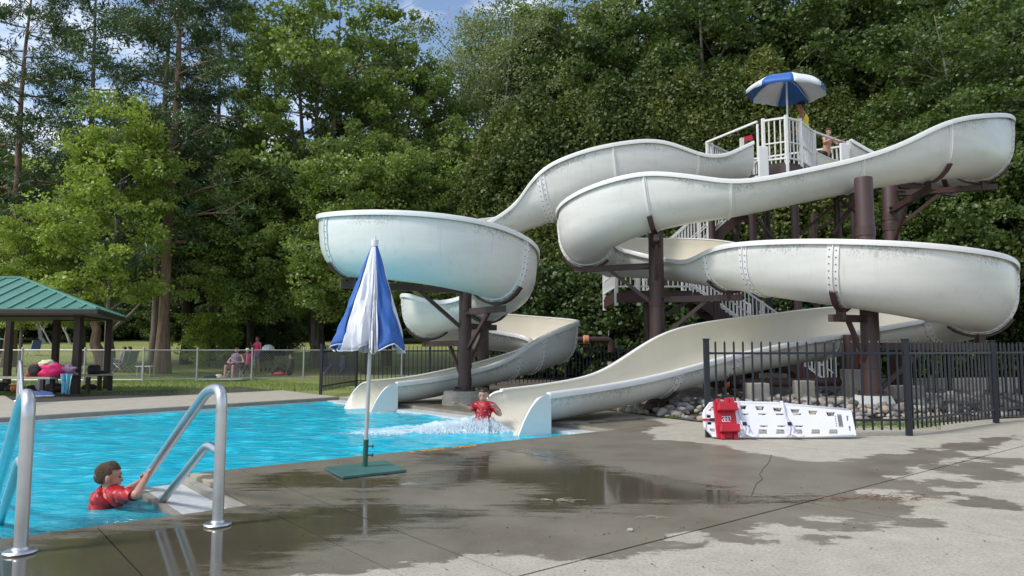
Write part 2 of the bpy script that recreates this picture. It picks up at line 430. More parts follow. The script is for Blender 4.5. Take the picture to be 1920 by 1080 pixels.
PUD = [gpoly([(430,905),(560,880),(700,893),(800,897),(905,848),(1000,838),(1120,872),(1300,903),(1440,930),(1570,933),(1430,947),(1150,957),(990,962),(950,948),(1010,925),(900,905),(820,918),(640,915),(500,918)]),
       gpoly([(-300,1080),(0,1025),(380,968),(470,958),(590,950),(700,940),(860,950),(900,965),(800,985),(720,1010),(560,1030),(450,1085),(-300,1200)]),
       gpoly([(770,850),(870,838),(860,860),(790,868)])]
BLOBS = [(1590,986,56,9),(1365,1009,56,11),(1867,945,52,10),(1642,962,38,5),(1729,979,30,4),(1477,976,22,4),(1807,880,60,8),(1867,896,32,6),(1740,925,40,5),(1560,1004,24,4),(1900,865,50,7),(1850,870,60,7),(1780,905,50,6),(1690,872,45,6)]
def damp_field(x, y):
    d = np.full(x.shape, -9.0)
    for p in DAMP: d = np.maximum(d, sdist(x, y, p))
    for cx, cy, rx, ry in BLOBS:
        c = G(cx, cy); hx = rx/F*c.y; hy = (G(cx, cy-ry).y-G(cx, cy+ry).y)/2
        q = np.hypot((x-c.x)/hx, (y-c.y)/hy); d = np.maximum(d, (1-q)*min(hx, hy)*1.0+.03)
    q = np.full(x.shape, -9.0)
    for p in PUD: q = np.maximum(q, sdist(x, y, p))
    return d*1.0, q
deck_root = bpy.data.objects.new('pool_deck', None); COL.objects.link(deck_root); tag(deck_root, kind='structure')
deck_root['label'] = 'worn concrete pool deck in jointed slabs, damp around the pool'
FS = .2        # the far edge is not quite parallel to the near one
def slab(u0, u1, v0, v1, res=None, z=0.0, gap=.008, sh=0.0):
    u0 += gap; u1 -= gap; v0 += gap; v1 -= gap
    c = UV((u0+u1)/2, (v0+v1)/2)
    if res is None: res = .07 if c.y < 12 and abs(c.x) < 9 else (.2 if c.y < 18 else .6)
    nu = max(2, int((u1-u0)/res)+1); nv = max(2, int((v1-v0)/res)+1)
    uu = np.linspace(u0, u1, nu); vv = np.linspace(v0, v1, nv); A, B = np.meshgrid(uu, vv, indexing='ij'); B = B+sh*A
    x = C0.x+U.x*A+V.x*B; y = C0.y+U.y*A+V.y*B
    zz = np.full(x.shape, z)
    Vt = np.stack([x.ravel(), y.ravel(), zz.ravel()], 1)
    i, j = np.meshgrid(np.arange(nu-1), np.arange(nv-1), indexing='ij'); q = (i*nv+j).ravel()
    Fc = np.stack([q, q+nv, q+nv+1, q+1], 1)
    # skirt
    ring = [k*nv for k in range(nu)]+[(nu-1)*nv+k for k in range(1, nv)]+[k*nv+nv-1 for k in range(nu-2, -1, -1)]+[k for k in range(nv-2, 0, -1)]
    ring = np.array(ring); low = Vt[ring].copy(); low[:, 2] -= .09; b = len(Vt); Vt = np.vstack([Vt, low]); n = len(ring)
    sk = np.stack([ring, np.roll(ring, -1), b+np.roll(np.arange(n), -1), b+np.arange(n)], 1)[:, ::-1]
    Fc = np.vstack([Fc, sk])
    d, pd = damp_field(Vt[:, 0], Vt[:, 1])
    me = np_mesh('slab', Vt, Fc, M['concrete'], attrs={'damp': d, 'puddle': pd})
    return link('slab', me, deck_root)
J3u = toUV(G(190, 997))[0]; J2u = toUV(G(556, 922))[0]; J1v = toUV(G(1300, 996))[1]
us = [J3u-5.2, J3u-2.6, J3u, J2u, J2u+2.7, J2u+5.4, J2u+8.1, J2u+10.8, J2u+13.5]
vs_ = [0, J1v, J1v-3.0, J1v-6.0]
def near_pieces(u0, u1, v1, v0):
    # cut the stair alcove (u<aR_u, v>aV) out of a slab
    if v1 <= aV+1e-6 or u0 >= aR_u-1e-6: slab(u0, u1, v0, v1); return
    slab(u0, min(u1, aR_u), v0, aV, gap=.004)
    if u1 > aR_u: slab(aR_u, u1, v0, v1, gap=.004)
for i in range(len(us)-1):
    for j in range(3): near_pieces(us[i], us[i+1], vs_[j], vs_[j+1])
# deck on the slide side (u>0) and on the far side (v>vfar)
ux = [x for x in us if x > .5]
prev = 0.0
for vv0 in np.arange(0, vfar, 2.9):
    v1_ = min(vv0+2.9, vfar)
    slab(0.0, 1.15, vv0, v1_)
    slab(1.15, 3.0, vv0, v1_)
for k, u0 in enumerate(np.arange(-18, -.1, 3.0)):
    slab(u0, u0+3, vfar, vfar+1.6, sh=FS); slab(u0, u0+3, vfar+1.6, vfar+3.4, sh=FS)
    if u0 < -8: slab(u0, u0+3, vfar+3.4, vfar+6.6, sh=FS)
# joint bed and sub-base below the slabs
mb = MB()
def quad(m, a, b, c, d): m.add([a, b, c, d], [(0,1,2,3)])
def uvq(m, u0, u1, v0, v1, z): quad(m, UV(u0,v0,z), UV(u1,v0,z), UV(u1,v1,z), UV(u0,v1,z))
uvq(mb, -30, 25, -14, aV, -.035); uvq(mb, aR_u, 25, aV, 0, -.035); uvq(mb, 0, 12, 0, 1.4, -.035); uvq(mb, 0, 3, 1.4, vfar, -.035)
quad(mb, UV(-22,vfar-22*FS,-.035), UV(0,vfar,-.035), UV(0,vfar+7,-.035), UV(-22,vfar+7-22*FS,-.035))
tag(mb.build('ground_bed', M['joint']), kind='structure')
# basin
mb = MB(); fl = -1.15
quad(mb, UV(uL,0,fl), UV(0,0,fl), UV(0,vfar,fl), UV(uL,vfar+FS*uL,fl)); uvq(mb, ualL, aR_u, aV, 0, fl)
def wall(m, u0, v0, u1, v1, za=fl, zb=-.035): quad(m, UV(u0,v0,za), UV(u1,v1,za), UV(u1,v1,zb), UV(u0,v0,zb))
wall(mb, 0, 0, 0, vfar); wall(mb, 0, vfar, uL, vfar+FS*uL); wall(mb, uL, vfar+FS*uL, uL, aV); wall(mb, aR_u, 0, 0, 0); wall(mb, aR_u, aV, aR_u, 0); wall(mb, ualL, aV, aR_u, aV)
tag(mb.build('pool_basin', M['basin']), kind='structure')
# coping strips: concrete lip round the pool
cop = MB()
def strip(m, u0, v0, u1, v1, wd, z0, z1):
    a = UV(u0, v0); b = UV(u1, v1); d = (b-a).normalized(); n = Vector((-d.y, d.x, 0))
    q = [a, b, b+n*wd, a+n*wd]; m.prism([(p.x, p.y) for p in q], z0, z1)
strip(cop, aR_u, 0.0, 0, 0.0, .035, -.14, -.012)
strip(cop, uL, aV, aR_u, aV, .035, -.14, -.012)
strip(cop, 0, vfar, uL, vfar+FS*uL, .05, -.14, -.008)
strip(cop, .004, .02, .004, vfar, .022, -.14, -.010)
tag(cop.build('pool_coping', M['coping']), kind='structure')
gt = MB()
strip(gt, 0, 0.002, 0, vfar-.04, .34, -.5, -.066)
strip(gt, -.05, vfar-.05, uL, vfar-.05+FS*uL, .07, -.5, -.075)
tag(gt.build('pool_gutter', M['gutter']), kind='structure')
# white stepped landing at the right of the stair alcove
lt = thing('pool_step_landing', UV(aR_u-.25, aV/2, -.09), 'white textured step landing with grey edging beside the right handrail', 'pool step')
mb = MB(); strip(mb, aR_u-.072, aV+.02, aR_u-.072, -.02, .31, -.6, -.078); mb.build('step_tread', M['gutter'], lt)
mb = MB(); strip(mb, aR_u, aV+.02, aR_u, 0, .07, -.5, -.03); mb.build('gutter_curb', M['footing'], lt)
mb = MB(); strip(mb, aR_u-.385, aV+.02, aR_u-.385, .05, .06, -.6, -.074) ; mb.build('grey_nosing', M['coping'], lt)
# submerged stairs
for k in range(4):
    mb = MB(); uvs = aR_u-.45
    q = [UV(uvs, aV+.02), UV(uvs-2.6, aV+.02), UV(uvs-2.6, aV+.32+.3*k), UV(uvs, aV+.32+.3*k)]
    mb.prism([(p.x, p.y) for p in q], fl+.002*k, -.30-.2*k)
    mb.build('step', M['basin'], lt)
# water
def water():
    res = .07
    pieces = []
    for (u0, u1, v0, v1) in ((uL, -.0, 0.0, vfar), (ualL, aR_u, aV, 0.0)):
        nu = int((u1-u0)/res)+2; nv = int((v1-v0)/res)+2
        A, B = np.meshgrid(np.linspace(u0, u1, nu), np.linspace(v0, v1, nv), indexing='ij')
        if v0 == 0: B = B*(1+FS*A/vfar)
        pieces.append((A, B, nu, nv))
    Vs = []; Fs = []; b = 0
    for A, B, nu, nv in pieces:
        x = C0.x+U.x*A+V.x*B; y = C0.y+U.y*A+V.y*B
        Vs.append(np.stack([x.ravel(), y.ravel()], 1))
        i, j = np.meshgrid(np.arange(nu-1), np.arange(nv-1), indexing='ij'); q = (i*nv+j).ravel()+b
        Fs.append(np.stack([q, q+nv, q+nv+1, q+1], 1)); b += nu*nv
    xy = np.vstack(Vs); Fc = np.vstack(Fs); x, y = xy[:, 0], xy[:, 1]
    z = np.zeros(len(x)); g = np.random.default_rng(3)
    for k in range(26):
        lam = .22*1.14**k if k < 14 else .18+.05*(k-13); a = g.normal(0, .8)+R(75)
        kx, ky = math.cos(a)*2*math.pi/lam, math.sin(a)*2*math.pi/lam
        z += lam*.0042*np.sin(kx*x+ky*y+g.uniform(0, 6.3))
    # splash wake
    fo = np.zeros(len(x))
    s0 = G(905, 792, WZ); s1 = G(640, 812, WZ)
    e = np.array([s1.x-s0.x, s1.y-s0.y]); L2 = e@e
    t = np.clip(((x-s0.x)*e[0]+(y-s0.y)*e[1])/L2, 0, 1)
    d = np.hypot(x-s0.x-t*e[0], y-s0.y-t*e[1])
    fo = np.maximum(fo, (1-t*.72)*np.exp(-(d/(.16+.12*t))**2)*1.05)
    dd = np.hypot(x-s0.x, (y-s0.y)); fo = np.maximum(fo, 1.15*np.exp(-(dd/.42)**2))
    for px, py, r, a in ((712, 772, .45, .45), (985, 798, .5, .6), (200, 955, .22, .22)):
        c = G(px, py, WZ); fo = np.maximum(fo, a*np.exp(-(np.hypot(x-c.x, y-c.y)/r)**2))
    z += np.where(fo > .3, (fo-.3)*.10*(1+np.sin(x*31+y*17)*np.sin(x*-23+y*41)), 0)
    # clear shallow water over the stairs
    uu = (x-C0.x)*U.x+(y-C0.y)*U.y; vv = (x-C0.x)*V.x+(y-C0.y)*V.y
    sh = np.clip(1-np.clip((vv-aV)/(.95), 0, 9), 0, 1)*(uu > ualL)
    c = G(345, 925, WZ); sh = np.maximum(sh, np.exp(-(np.hypot(x-c.x, y-c.y)/.55)**2))
    me = np_mesh('pool_water', np.stack([x, y, WZ+z], 1), Fc, M['water'], True, {'foam': fo, 'shallow': sh*.9})
    tag(link('pool_water', me), kind='structure')
water()

# ------------------------------------------------------------------ terrain
def ter(x, y):
    s = np.clip((y-27)/50, 0, 1); s = s*s*(3-2*s)
    left = 1/(1+np.exp((x-2)/3))
    z = -.03+ (2.55*s)*(.35+.65*left) + np.clip(y-77, 0, 400)*.012
    return z
def terz(x, y): return float(ter(np.array([x], float), np.array([y], float))[0])
def terrain():
    ys = np.concatenate([np.arange(-20, 40, .8), np.arange(40, 130, 3), np.arange(130, 900, 40)])
    xs = np.concatenate([np.arange(-700, -60, 40), np.arange(-60, 60, .9), np.arange(60, 700, 40)])
    A, B = np.meshgrid(xs, ys, indexing='ij'); z = ter(A, B)-.03+.03*np.sin(A*.7)*np.sin(B*.5)*(B > 26)
    Vt = np.stack([A.ravel(), B.ravel(), z.ravel()], 1); ny = len(ys)
    i, j = np.meshgrid(np.arange(len(xs)-1), np.arange(ny-1), indexing='ij'); q = (i*ny+j).ravel()
    Fc = np.stack([q, q+ny, q+ny+1, q+1], 1)
    cx = Vt[Fc][:, :, 0].mean(1)-C0.x; cy = Vt[Fc][:, :, 1].mean(1)-C0.y
    u = cx*U.x+cy*U.y; v = cx*V.x+cy*V.y
    keep = ~((u > uL-.8) & (u < .9) & (v > aV-.9) & (v < vfar+FS*np.minimum(u, 0)+.9))
    me = np_mesh('ground_lawn', Vt, Fc[keep], M['lawn'], True); tag(link('ground_lawn', me), kind='structure')
terrain()
# bare earth under the slides, shaded forest floor
def earth():
    m, nt, b = base_mat('bare_earth'); n = noise(nt, 3, 7, .75, 'Position')
    nt.links.new(ramp(nt, n, [(.3, (.045,.036,.026)), (.7, (.13,.105,.075))]), b.inputs['Base Color']); b.inputs['Roughness'].default_value = .95
    bump(nt, b, n, .8, .06)
    poly = [G(1100, 757), G(1130, 768), G(1230, 782), G(1330, 794), G(1500, 800), G(1690, 797), G(1860, 786), G(2100, 775), (40, 14, 0), (45, 45, 0), (2, 45, 0), (-1.5, 30, 0), UV(3.02, vfar+6), UV(3.02, 6)]
    bm = bmesh.new(); vs = [bm.verts.new((p[0], p[1], -.045)) for p in poly]; bm.faces.new(vs)
    bmesh.ops.triangulate(bm, faces=bm.faces[:]); bmesh.ops.subdivide_edges(bm, edges=bm.edges[:], cuts=5, use_grid_fill=True)
    for v in bm.verts: v.co.z = max(terz(v.co.x, v.co.y), -.03)+.048
    me = bpy.data.meshes.new('bare_earth'); bm.to_mesh(me); bm.free(); me.materials.append(m)
    tag(link('earth_bed', me), kind='structure')
earth()

# ------------------------------------------------------------------ water slides
FR = .55                                           # flume half width
def catmull(pts, n):
    pts = np.array(pts, float); k = len(pts); out = []
    P_ = np.vstack([2*pts[0]-pts[1], pts, 2*pts[-1]-pts[-2]])
    for i in range(k-1):
        a, b, c, d = P_[i], P_[i+1], P_[i+2], P_[i+3]
        for j in range(n):
            t = j/n
            out.append(.5*((2*b)+(-a+c)*t+(2*a-5*b+4*c-d)*t*t+(-a+3*b-3*c+d)*t**3))
    out.append(pts[-1]); return np.array(out)
def cz(z, Y): return P(960, HOR-(z-CAMZ)*F/Y, Y).z if z > CAMZ else z
class Slide:
    SUB = 6
    def __init__(s, st):
        rows = []
        for px, Y, zb, hl, hr in st:
            z = cz(zb, Y); rows.append((X(px, Y, z), Y, z, cz(zb+hl, Y)-z, cz(zb+hr, Y)-z))
        c = catmull(rows, s.SUB)
        c[:, 2:] = catmull(rows, s.SUB)[:, 2:]
        # light smoothing of the plan
        for _ in range(6): c[1:-1, :] = .5*c[1:-1, :]+.25*(c[:-2, :]+c[2:, :])
        s.c = c; s.n = len(c)
        s.T = np.gradient(c[:, :3], axis=0); s.T /= np.linalg.norm(s.T, axis=1)[:, None]
        s.T = s.T
    def frame(s, i):
        p = Vector(s.c[i, :3]); t = Vector(s.T[i]); l = Vector((-t.y, t.x, 0)).normalized()   # l points left of travel
        up = t.cross(l).normalized()*1.0
        if up.z < 0: up = -up
        up = (up*.5+Vector((0,0,1))*.5).normalized()
        return p, t, l, up
    @staticmethod
    def prof(hl, hr, off=0.0, na=7, nw=3):
        """list of (lateral, height, rimdist) from left rim to right rim"""
        pts = []
        def side(h, sg):
            b = min(h, .40+.42*max(0, h-.42)); r = []
            rr = FR if h >= .40 else FR*math.sqrt(max(.05, 1-(1-h/.40)**2))
            for k in range(nw):                     # straight wall, top to b
                z = h-(h-b)*k/nw; r.append((sg*(rr+.02*math.sin(math.pi*k/nw)), z))
            for k in range(na):
                a = math.pi/2*k/na
                r.append((sg*rr*math.cos(a), b-b*math.sin(a)))
            return r
        left = side(hl, 1); right = side(hr, -1)
        seq = left+[(0, 0)]+right[::-1]
        if off:
            o2 = []
            for i, (x, z) in enumerate(seq):
                a = seq[max(i-1, 0)]; b = seq[min(i+1, len(seq)-1)]
                dx, dz = b[0]-a[0], b[1]-a[1]; L_ = math.hypot(dx, dz) or 1
                # travelling left rim -> bottom -> right rim ; outward normal
                o2.append((x-dz/L_*off*1.0, z+dx/L_*off*1.0))
            return o2, [min(hl if x > 0 else hr, 3)-z for x, z in seq]
        return seq, [ (hl if x > 0 else hr)-z for x, z in seq]
    def ring(s, i, off=0.0):
        p, t, l, up = s.frame(i); hl, hr = s.c[i, 3], s.c[i, 4]
        q, rd = s.prof(hl, hr, off)
        return [p+l*x+up*z for x, z in q], rd
def build_slide(sl_, name, label, seams, mouth_len=.62, thin=()):
    base = Vector((sl_.c[-1, 0], sl_.c[-1, 1], 0))
    root = thing(name, base, label, 'water slide', 'white water slides')
    ends = [0]+list(seams)+[sl_.n-1]
    for a, b in zip(ends[:-1], ends[1:]):
        Vo = []; RD = []; Fc = []; mi = []
        idx = list(range(a, b+1)); m = None
        for i in idx:
            r, rd = sl_.ring(i, 0.0); Vo += r; RD += [0]*len(r); m = len(r)
        nb = len(Vo)
        for i in idx:
            r, rd = sl_.ring(i, .014); Vo += r; RD += rd
        for k in range(len(idx)-1):
            for j in range(m-1):
                q = k*m+j; Fc.append((q, q+1, q+m+1, q+m)); mi.append(0)
                q += nb; Fc.append((q, q+m, q+m+1, q+1)); mi.append(1)
        for k0 in (0, len(idx)-1):
            for j in range(m-1):
                q = k0*m+j; Fc.append((q, q+1, q+1+nb, q+nb)); mi.append(1)
        me = np_mesh('flume_section', np.array([tuple(v-base) for v in Vo]), np.array(Fc), [M['flume_in'], M['flume_out']], True, {'rimdist': np.array(RD)})
        me.polygons.foreach_set('material_index', mi)
        o = link('flume_section', me, root)
        smooth_angle(me, 60)
        for side in (0, 1):                          # rolled rim
            mb = MB(); cs = [(-.012,.0),(-.012,.018),(.0,.026),(.075,.022),(.088,.0),(.083,-.065),(.066,-.065),(.066,-.012),(.014,-.012)]
            vs = []; n = len(cs)
            for i in idx:
                p, t, l, up = sl_.frame(i); h = sl_.c[i, 3+side]; sg = 1 if side == 0 else -1
                pr = Slide.prof(sl_.c[i, 3], sl_.c[i, 4])[0][0 if side == 0 else -1]
                for cx, cz in cs: vs.append(p+l*(pr[0]+sg*cx)+up*(pr[1]+cz))
            fs = []
            for k in range(len(idx)-1):
                for j in range(n):
                    f = (k*n+j, k*n+(j+1) % n, (k+1)*n+(j+1) % n, (k+1)*n+j)
                    fs.append(f if side == 0 else f[::-1])
            fs += [tuple(range(n)), tuple(range((len(idx)-1)*n, len(idx)*n))]
            mb.add(vs, fs); mb.build('rim', M['flume_rim'], o, smooth=True)
    for i in seams:                                  # bolted joints
        mb = MB(); p, t, l, up = sl_.frame(i); slim = i in thin
        for dt in ((-.02, .02) if slim else (-.052, .052)):
            inn, _ = sl_.ring(i, .012); outr, _ = sl_.ring(i, .030)
            vs = []; m = len(inn)
            for sh_ in ((dt-.02, dt+.02) if slim else (dt-.045, dt+.045)): 
                vs += [v+t*sh_ for v in inn]+[v+t*sh_ for v in outr]
            fs = []
            for j in range(m-1):
                fs += [(m+j, m+j+1, 3*m+j+1, 3*m+j), (j, j+1, m+j+1, m+j), (2*m+j, 3*m+j, 3*m+j+1, 2*m+j+1)]
            mb.add(vs, fs)
        inn, _ = sl_.ring(i, .012); outr, _ = sl_.ring(i, .055); m = len(inn)
        vs = [v-t*.008 for v in inn]+[v-t*.008 for v in outr]+[v+t*.008 for v in inn]+[v+t*.008 for v in outr]
        fs = []
        for j in range(m-1):
            fs += [(m+j, m+j+1, 3*m+j+1, 3*m+j), (j, j+1, m+j+1, m+j), (2*m+j, 3*m+j, 3*m+j+1, 2*m+j+1)]
        mb.add(vs, fs)
        fl_ = mb.build('seam_flange', M['flume_rim'], root, smooth=True)
        if slim: continue
        # bolts along the ring
        bb = MB(); ring, _ = sl_.ring(i, .030); acc = .06; 
        for j in range(len(ring)-1):
            a, b = ring[j], ring[j+1]; L_ = (b-a).length; d = (b-a)/max(L_, 1e-6); nrm = t.cross(d).normalized()
            x = acc
            while x < L_:
                for dt in (-.055, .055):
                    c = a+d*x+t*dt
                    nn = nrm if nrm.dot(c-(p+up*.4)) > 0 else -nrm
                    m3 = Matrix((t, d, nn)).transposed(); bb.box(c, (.019, .019, .018), m3)
                x += .115
            acc = x-L_
        tag(bb.build('bolt_row', M['bolt'], fl_), kind='stuff')
    # splash-down mouth: two thick wings curving down into the water
    i = sl_.n-1; p, t, l, up = sl_.frame(i); t = Vector((t.x, t.y, 0)).normalized(); hl, hr = sl_.c[i, 3], sl_.c[i, 4]
    mb = MB(); K = 9; n0 = None; rows = []
    for k in range(K+1):
        f = k/K; s_ = mouth_len*f; hh = 1-f**2.3
        z0 = p.z-.02-.30*f*f; zbot = -.45
        h = hl; w_in = FR*(1-.10*f)
        inn, _ = Slide.prof(max(.40, h), max(.40, h)); inn = [(x*(1+.02*f), z) for x, z in inn]
        top = (p.z+h)*hh+(WZ-.12)*(1-hh)
        r = []
        r.append(p+t*s_+l*(FR+.075)+Vector((0,0,zbot-p.z)))
        r.append(p+t*s_+l*(FR+.075-.02*f)+Vector((0,0,top-p.z)))
        for x, z in inn:
            zz = min(z0+z*(1.0), top) ; r.append(Vector((p.x, p.y, 0))+t*s_+l*x+Vector((0,0,zz)))
        r.append(p+t*s_-l*(FR+.075-.02*f)+Vector((0,0,top-p.z)))
        r.append(p+t*s_-l*(FR+.075)+Vector((0,0,zbot-p.z)))
        rows.append(r)
    n = len(rows[0]); vs = [v for r in rows for v in r]
    for k in range(K):
        for j in range(n-1):
            mb.mi = 1 if 2 <= j < n-3 else 0; q4 = (k*n+j, k*n+j+1, (k+1)*n+j+1, (k+1)*n+j); mb.f.append(q4); mb.m.append(mb.mi)
    mb.v += [tuple(v) for v in vs]; mb.f += [tuple(reversed(range(n)))]; mb.m.append(0)
    mb.build('splash_mouth', [M['flume_rim'], M['flume_in']], root, smooth=True)
    # squared tub at the top where riders sit down
    p, t, l, up = sl_.frame(0); t = Vector((t.x, t.y, 0)).normalized()
    mb = MB(); h0 = sl_.c[0, 3]; base_z = p.z-.10
    for sg in (1, -1):
        c = p-t*.17+l*sg*(FR+.055); mb.box((c.x, c.y, (base_z+p.z+h0-.10)/2), (.26, .06, p.z+h0-.10-base_z), Matrix.Rotation(math.atan2(t.y, t.x), 3, 'Z'))
    c = p-t*.17; mb.box((c.x, c.y, base_z+.05), (.34, 2*FR+.02, .1), Matrix.Rotation(math.atan2(t.y, t.x), 3, 'Z'))
    mb.build('start_tub', M['flume_rim'], root, bevel=.028)
    return root
SA = [ # px, Y, z bottom, left wall, right wall (travelling down)
 (1396,16.8,5.06,.75,.75),(1352,16.7,4.98,.58,.62),(1300,16.45,4.85,.55,.62),(1230,16.2,4.66,1.02,.50),(1150,16.05,4.45,1.10,.45),
 (1085,16.1,4.22,1.10,.45),(1035,16.25,4.03,.98,.45),(985,16.4,3.84,.58,.50),(920,16.35,3.55,.40,.62),(850,16.1,3.22,.45,.84),
 (745,15.7,2.98,.48,1.02),(672,14.7,2.72,.48,1.10),(652,13.6,2.52,.48,1.08),(700,12.75,2.38,.48,1.08),(790,12.5,2.26,.48,1.12),
 (885,12.8,2.13,.48,1.14),(950,13.7,1.98,.48,1.08),(945,14.7,1.84,.48,.96),(900,15.5,1.70,.48,.72),(850,16.0,1.56,.58,.62),
 (806,16.7,1.44,.95,.48),(800,17.6,1.34,1.02,.48),(845,18.5,1.22,1.0,.48),(925,18.9,1.08,1.0,.48),(1000,18.7,.95,1.0,.48),
 (1042,18.0,.82,1.0,.48),(1022,17.25,.66,.95,.48),(975,16.7,.50,.78,.46),(922,16.2,.34,.52,.44),(850,15.6,.18,.44,.42),(785,15.1,.06,.44,.42),(718,14.6,.0,.44,.44)]
SB = [
 (1562,16.9,5.14,.75,.75),(1615,17.1,5.08,.6,.52),(1690,17.15,5.02,.9,.5),(1780,16.8,4.94,1.1,.48),(1838,16.0,4.84,1.15,.48),
 (1842,15.0,4.68,1.18,.48),(1800,14.0,4.47,1.06,.48),(1740,13.55,4.32,.94,.46),(1680,13.4,4.20,.68,.45),(1600,13.35,4.05,.50,.46),
 (1490,13.4,3.83,.48,.48),(1380,13.5,3.62,.52,.50),(1300,13.65,3.53,.76,.50),(1230,13.9,3.42,1.0,.48),(1155,14.25,3.22,1.08,.48),
 (1103,14.9,3.0,1.10,.48),(1100,15.7,2.88,1.08,.48),(1135,16.3,2.80,1.0,.5),(1195,16.3,2.74,.95,.52),(1262,15.7,2.62,.95,.46),
 (1330,14.8,2.42,.92,.46),(1388,13.8,2.24,.70,.80),(1460,12.9,2.04,.50,.95),(1560,12.1,1.86,.48,1.02),(1670,11.6,1.68,.48,1.07),
 (1768,11.6,1.54,.48,1.10),(1828,12.1,1.46,.48,1.12),(1838,12.95,1.38,.48,1.1),(1818,13.8,1.30,.48,1.08),(1770,14.5,1.22,.48,1.0),
 (1690,14.9,1.13,.5,.95),(1600,14.9,1.02,.48,.98),(1500,14.4,.84,.48,1.0),(1400,13.8,.66,.47,1.02),(1310,13.2,.48,.46,.98),
 (1240,12.6,.32,.46,.74),(1170,12.05,.18,.46,.50),(1080,11.45,.07,.46,.46),(984,10.85,.0,.46,.46)]
slA = Slide(SA); slB = Slide(SB); S6 = Slide.SUB
def st(*a): return [int(round(x*S6)) for x in a]
rootA = build_slide(slA, 'water_slide', 'left white water slide looping down to the far splash mouth beside the round concrete block', st(2.1, 4, 6, 8, 11.3, 12.3, 15.6, 17.7, 20.4, 22.5, 25.3, 26.6, 27.5), thin=st(2.1, 4))
rootB = build_slide(slB, 'water_slide', 'right white water slide with long front bends ending at the near splash mouth', st(3, 4.8, 7, 9, 11.1, 13, 15.7, 17.2, 20.6, 21.6, 23.2, 26.6, 29, 31.6, 33.6, 35.2), thin=st(7, 9, 11.1, 13, 31.6))

# ------------------------------------------------------------------ steel supports
def arm_to(mb, col, z, tgt, w_=.09, h_=.13):
    a = Vector((col.x, col.y, z)); b = Vector(tgt); mb.bar(a, b, w_, h_)
def support(px, Y, zt, r, label, foot=None, arms=(), zb=0.0, n=20):
    zt = cz(zt, Y); x = X(px, Y, max(.5, zt*.5)); c = Vector((x, Y, 0))
    root = thing('slide_support_column', c, label, 'support column', 'brown steel columns under the slides')
    mb = MB(); mb.lathe(c, [(r, zb), (r, zt-.02), (r*.97, zt)], n); 
    if zt > 1.6: mb.lathe(c, [(r*1.02, zb+1.15), (r*1.02, zb+1.165)], n)
    if foot != 'none': mb.lathe(c, [(r+.10, zb), (r+.10, zb+.03)], 8)
    mb.build('pole', M['brown'], root, smooth=True)
    if foot != 'none':
        for k in range(8):
            an = k*math.pi/4+.2; b_ = MB(); b_.lathe(c+Vector((math.cos(an)*(r+.06), math.sin(an)*(r+.06), zb+.03)), [(.018,0),(.018,.05)], 6)
            b_.build('anchor_bolt', M['darkbrown'], root)
    if foot == 'round':
        mb = MB(); mb.lathe(c, [(.46, -.1), (.45, zb-.09), (.43, zb-.075), (.42, zb-.01), (.40, zb)], 28); mb.build('footing', M['footing'], root, smooth=True)
    if foot == 'octagon':
        mb = MB(); mb.lathe(c, [(.36, -.1), (.36, zb-.12), (.30, zb)], 8); mb.build('footing', M['footing_pale'], root)
    for (sl_, st_, za) in arms:
        i = int(round(st_*S6)); p, t, l, up = sl_.frame(i); tgt = p-up*.14
        d = Vector((tgt.x-c.x, tgt.y-c.y, 0)); dist = d.length; d.normalize()
        zz = tgt.z-.04 if za is None else za
        s0 = c+d*(r*.6); 
        mb = MB(); mb.bar((s0.x, s0.y, zz), (tgt.x+d.x*.25, tgt.y+d.y*.25, zz), .10, .12); o = mb.build('arm', M['brown'], root)
        mb = MB()
        for dz in (-.045, .045): mb.bar((c.x+d.x*(r+.0), c.y+d.y*(r+.0), zz+dz), (c.x+d.x*(r+.12), c.y+d.y*(r+.12), zz+dz), .17, .025)
        mb.build('clamp_plate', M['darkbrown'], o)
        mb = MB(); mb.bar((c.x+d.x*r*.8, c.y+d.y*r*.8, zz-.75), (c.x+d.x*min(dist*.75, 1.0), c.y+d.y*min(dist*.75, 1.0), zz-.05), .06, .07)
        mb.lathe(c+Vector((0,0,zz-.84)), [(r+.012, 0), (r+.012, .16)], n)
        mb.build('brace', M['brown'], root)
        # curved cradle hugging the bottom of the flume
        q, _ = sl_.ring(i, .06); q2, _ = sl_.ring(i, .10); m = len(q); a_, b_ = m//2-4, m//2+5
        vs = []; 
        for sh_ in (-.05, .05):
            vs += [v+t*sh_ for v in q[a_:b_]]+[v+t*sh_ for v in q2[a_:b_]]
        k = b_-a_; fs = []
        for j in range(k-1):
            fs += [(j, j+1, 2*k+j+1, 2*k+j), (k+j, 3*k+j, 3*k+j+1, k+j+1), (j, k+j, k+j+1, j+1), (2*k+j, 2*k+j+1, 3*k+j+1, 3*k+j)]
        fs += [(0, 2*k, 3*k, k), (k-1, 2*k-1, 4*k-1, 3*k-1)]
        mb = MB(); mb.add(vs, fs); mb.bar(tgt+Vector((0,0,.10)), (tgt.x, tgt.y, zz-.03), .12, .12); mb.build('cradle', M['brown'], root)
    return root
support(872, 14.45, 2.42, .127, 'brown steel column on a round concrete block beside the left slide mouth', 'round', [(slA, 12.3, None), (slA, 15.6, None), (slA, 17.7, None), (slA, 20.4, None)], zb=.27)
support(907, 17.2, 3.42, .127, 'brown steel column standing behind the left slide between its bends', None, [(slA, 22.5, None), (slA, 8.8, None)])
support(1232, 14.75, 3.64, .155, 'tall brown steel column under the left end of the right slide', None, [(slB, 15.7, 2.83), (slB, 13, None), (slB, 20.6, None)])
support(1628, 12.3, 4.05, .150, 'thick brown steel column on an eight-sided pale footing behind the black fence', 'octagon', [(slB, 23.2, 1.62), (slB, 26.6, 1.15), (slB, 9, None)], zb=.32)
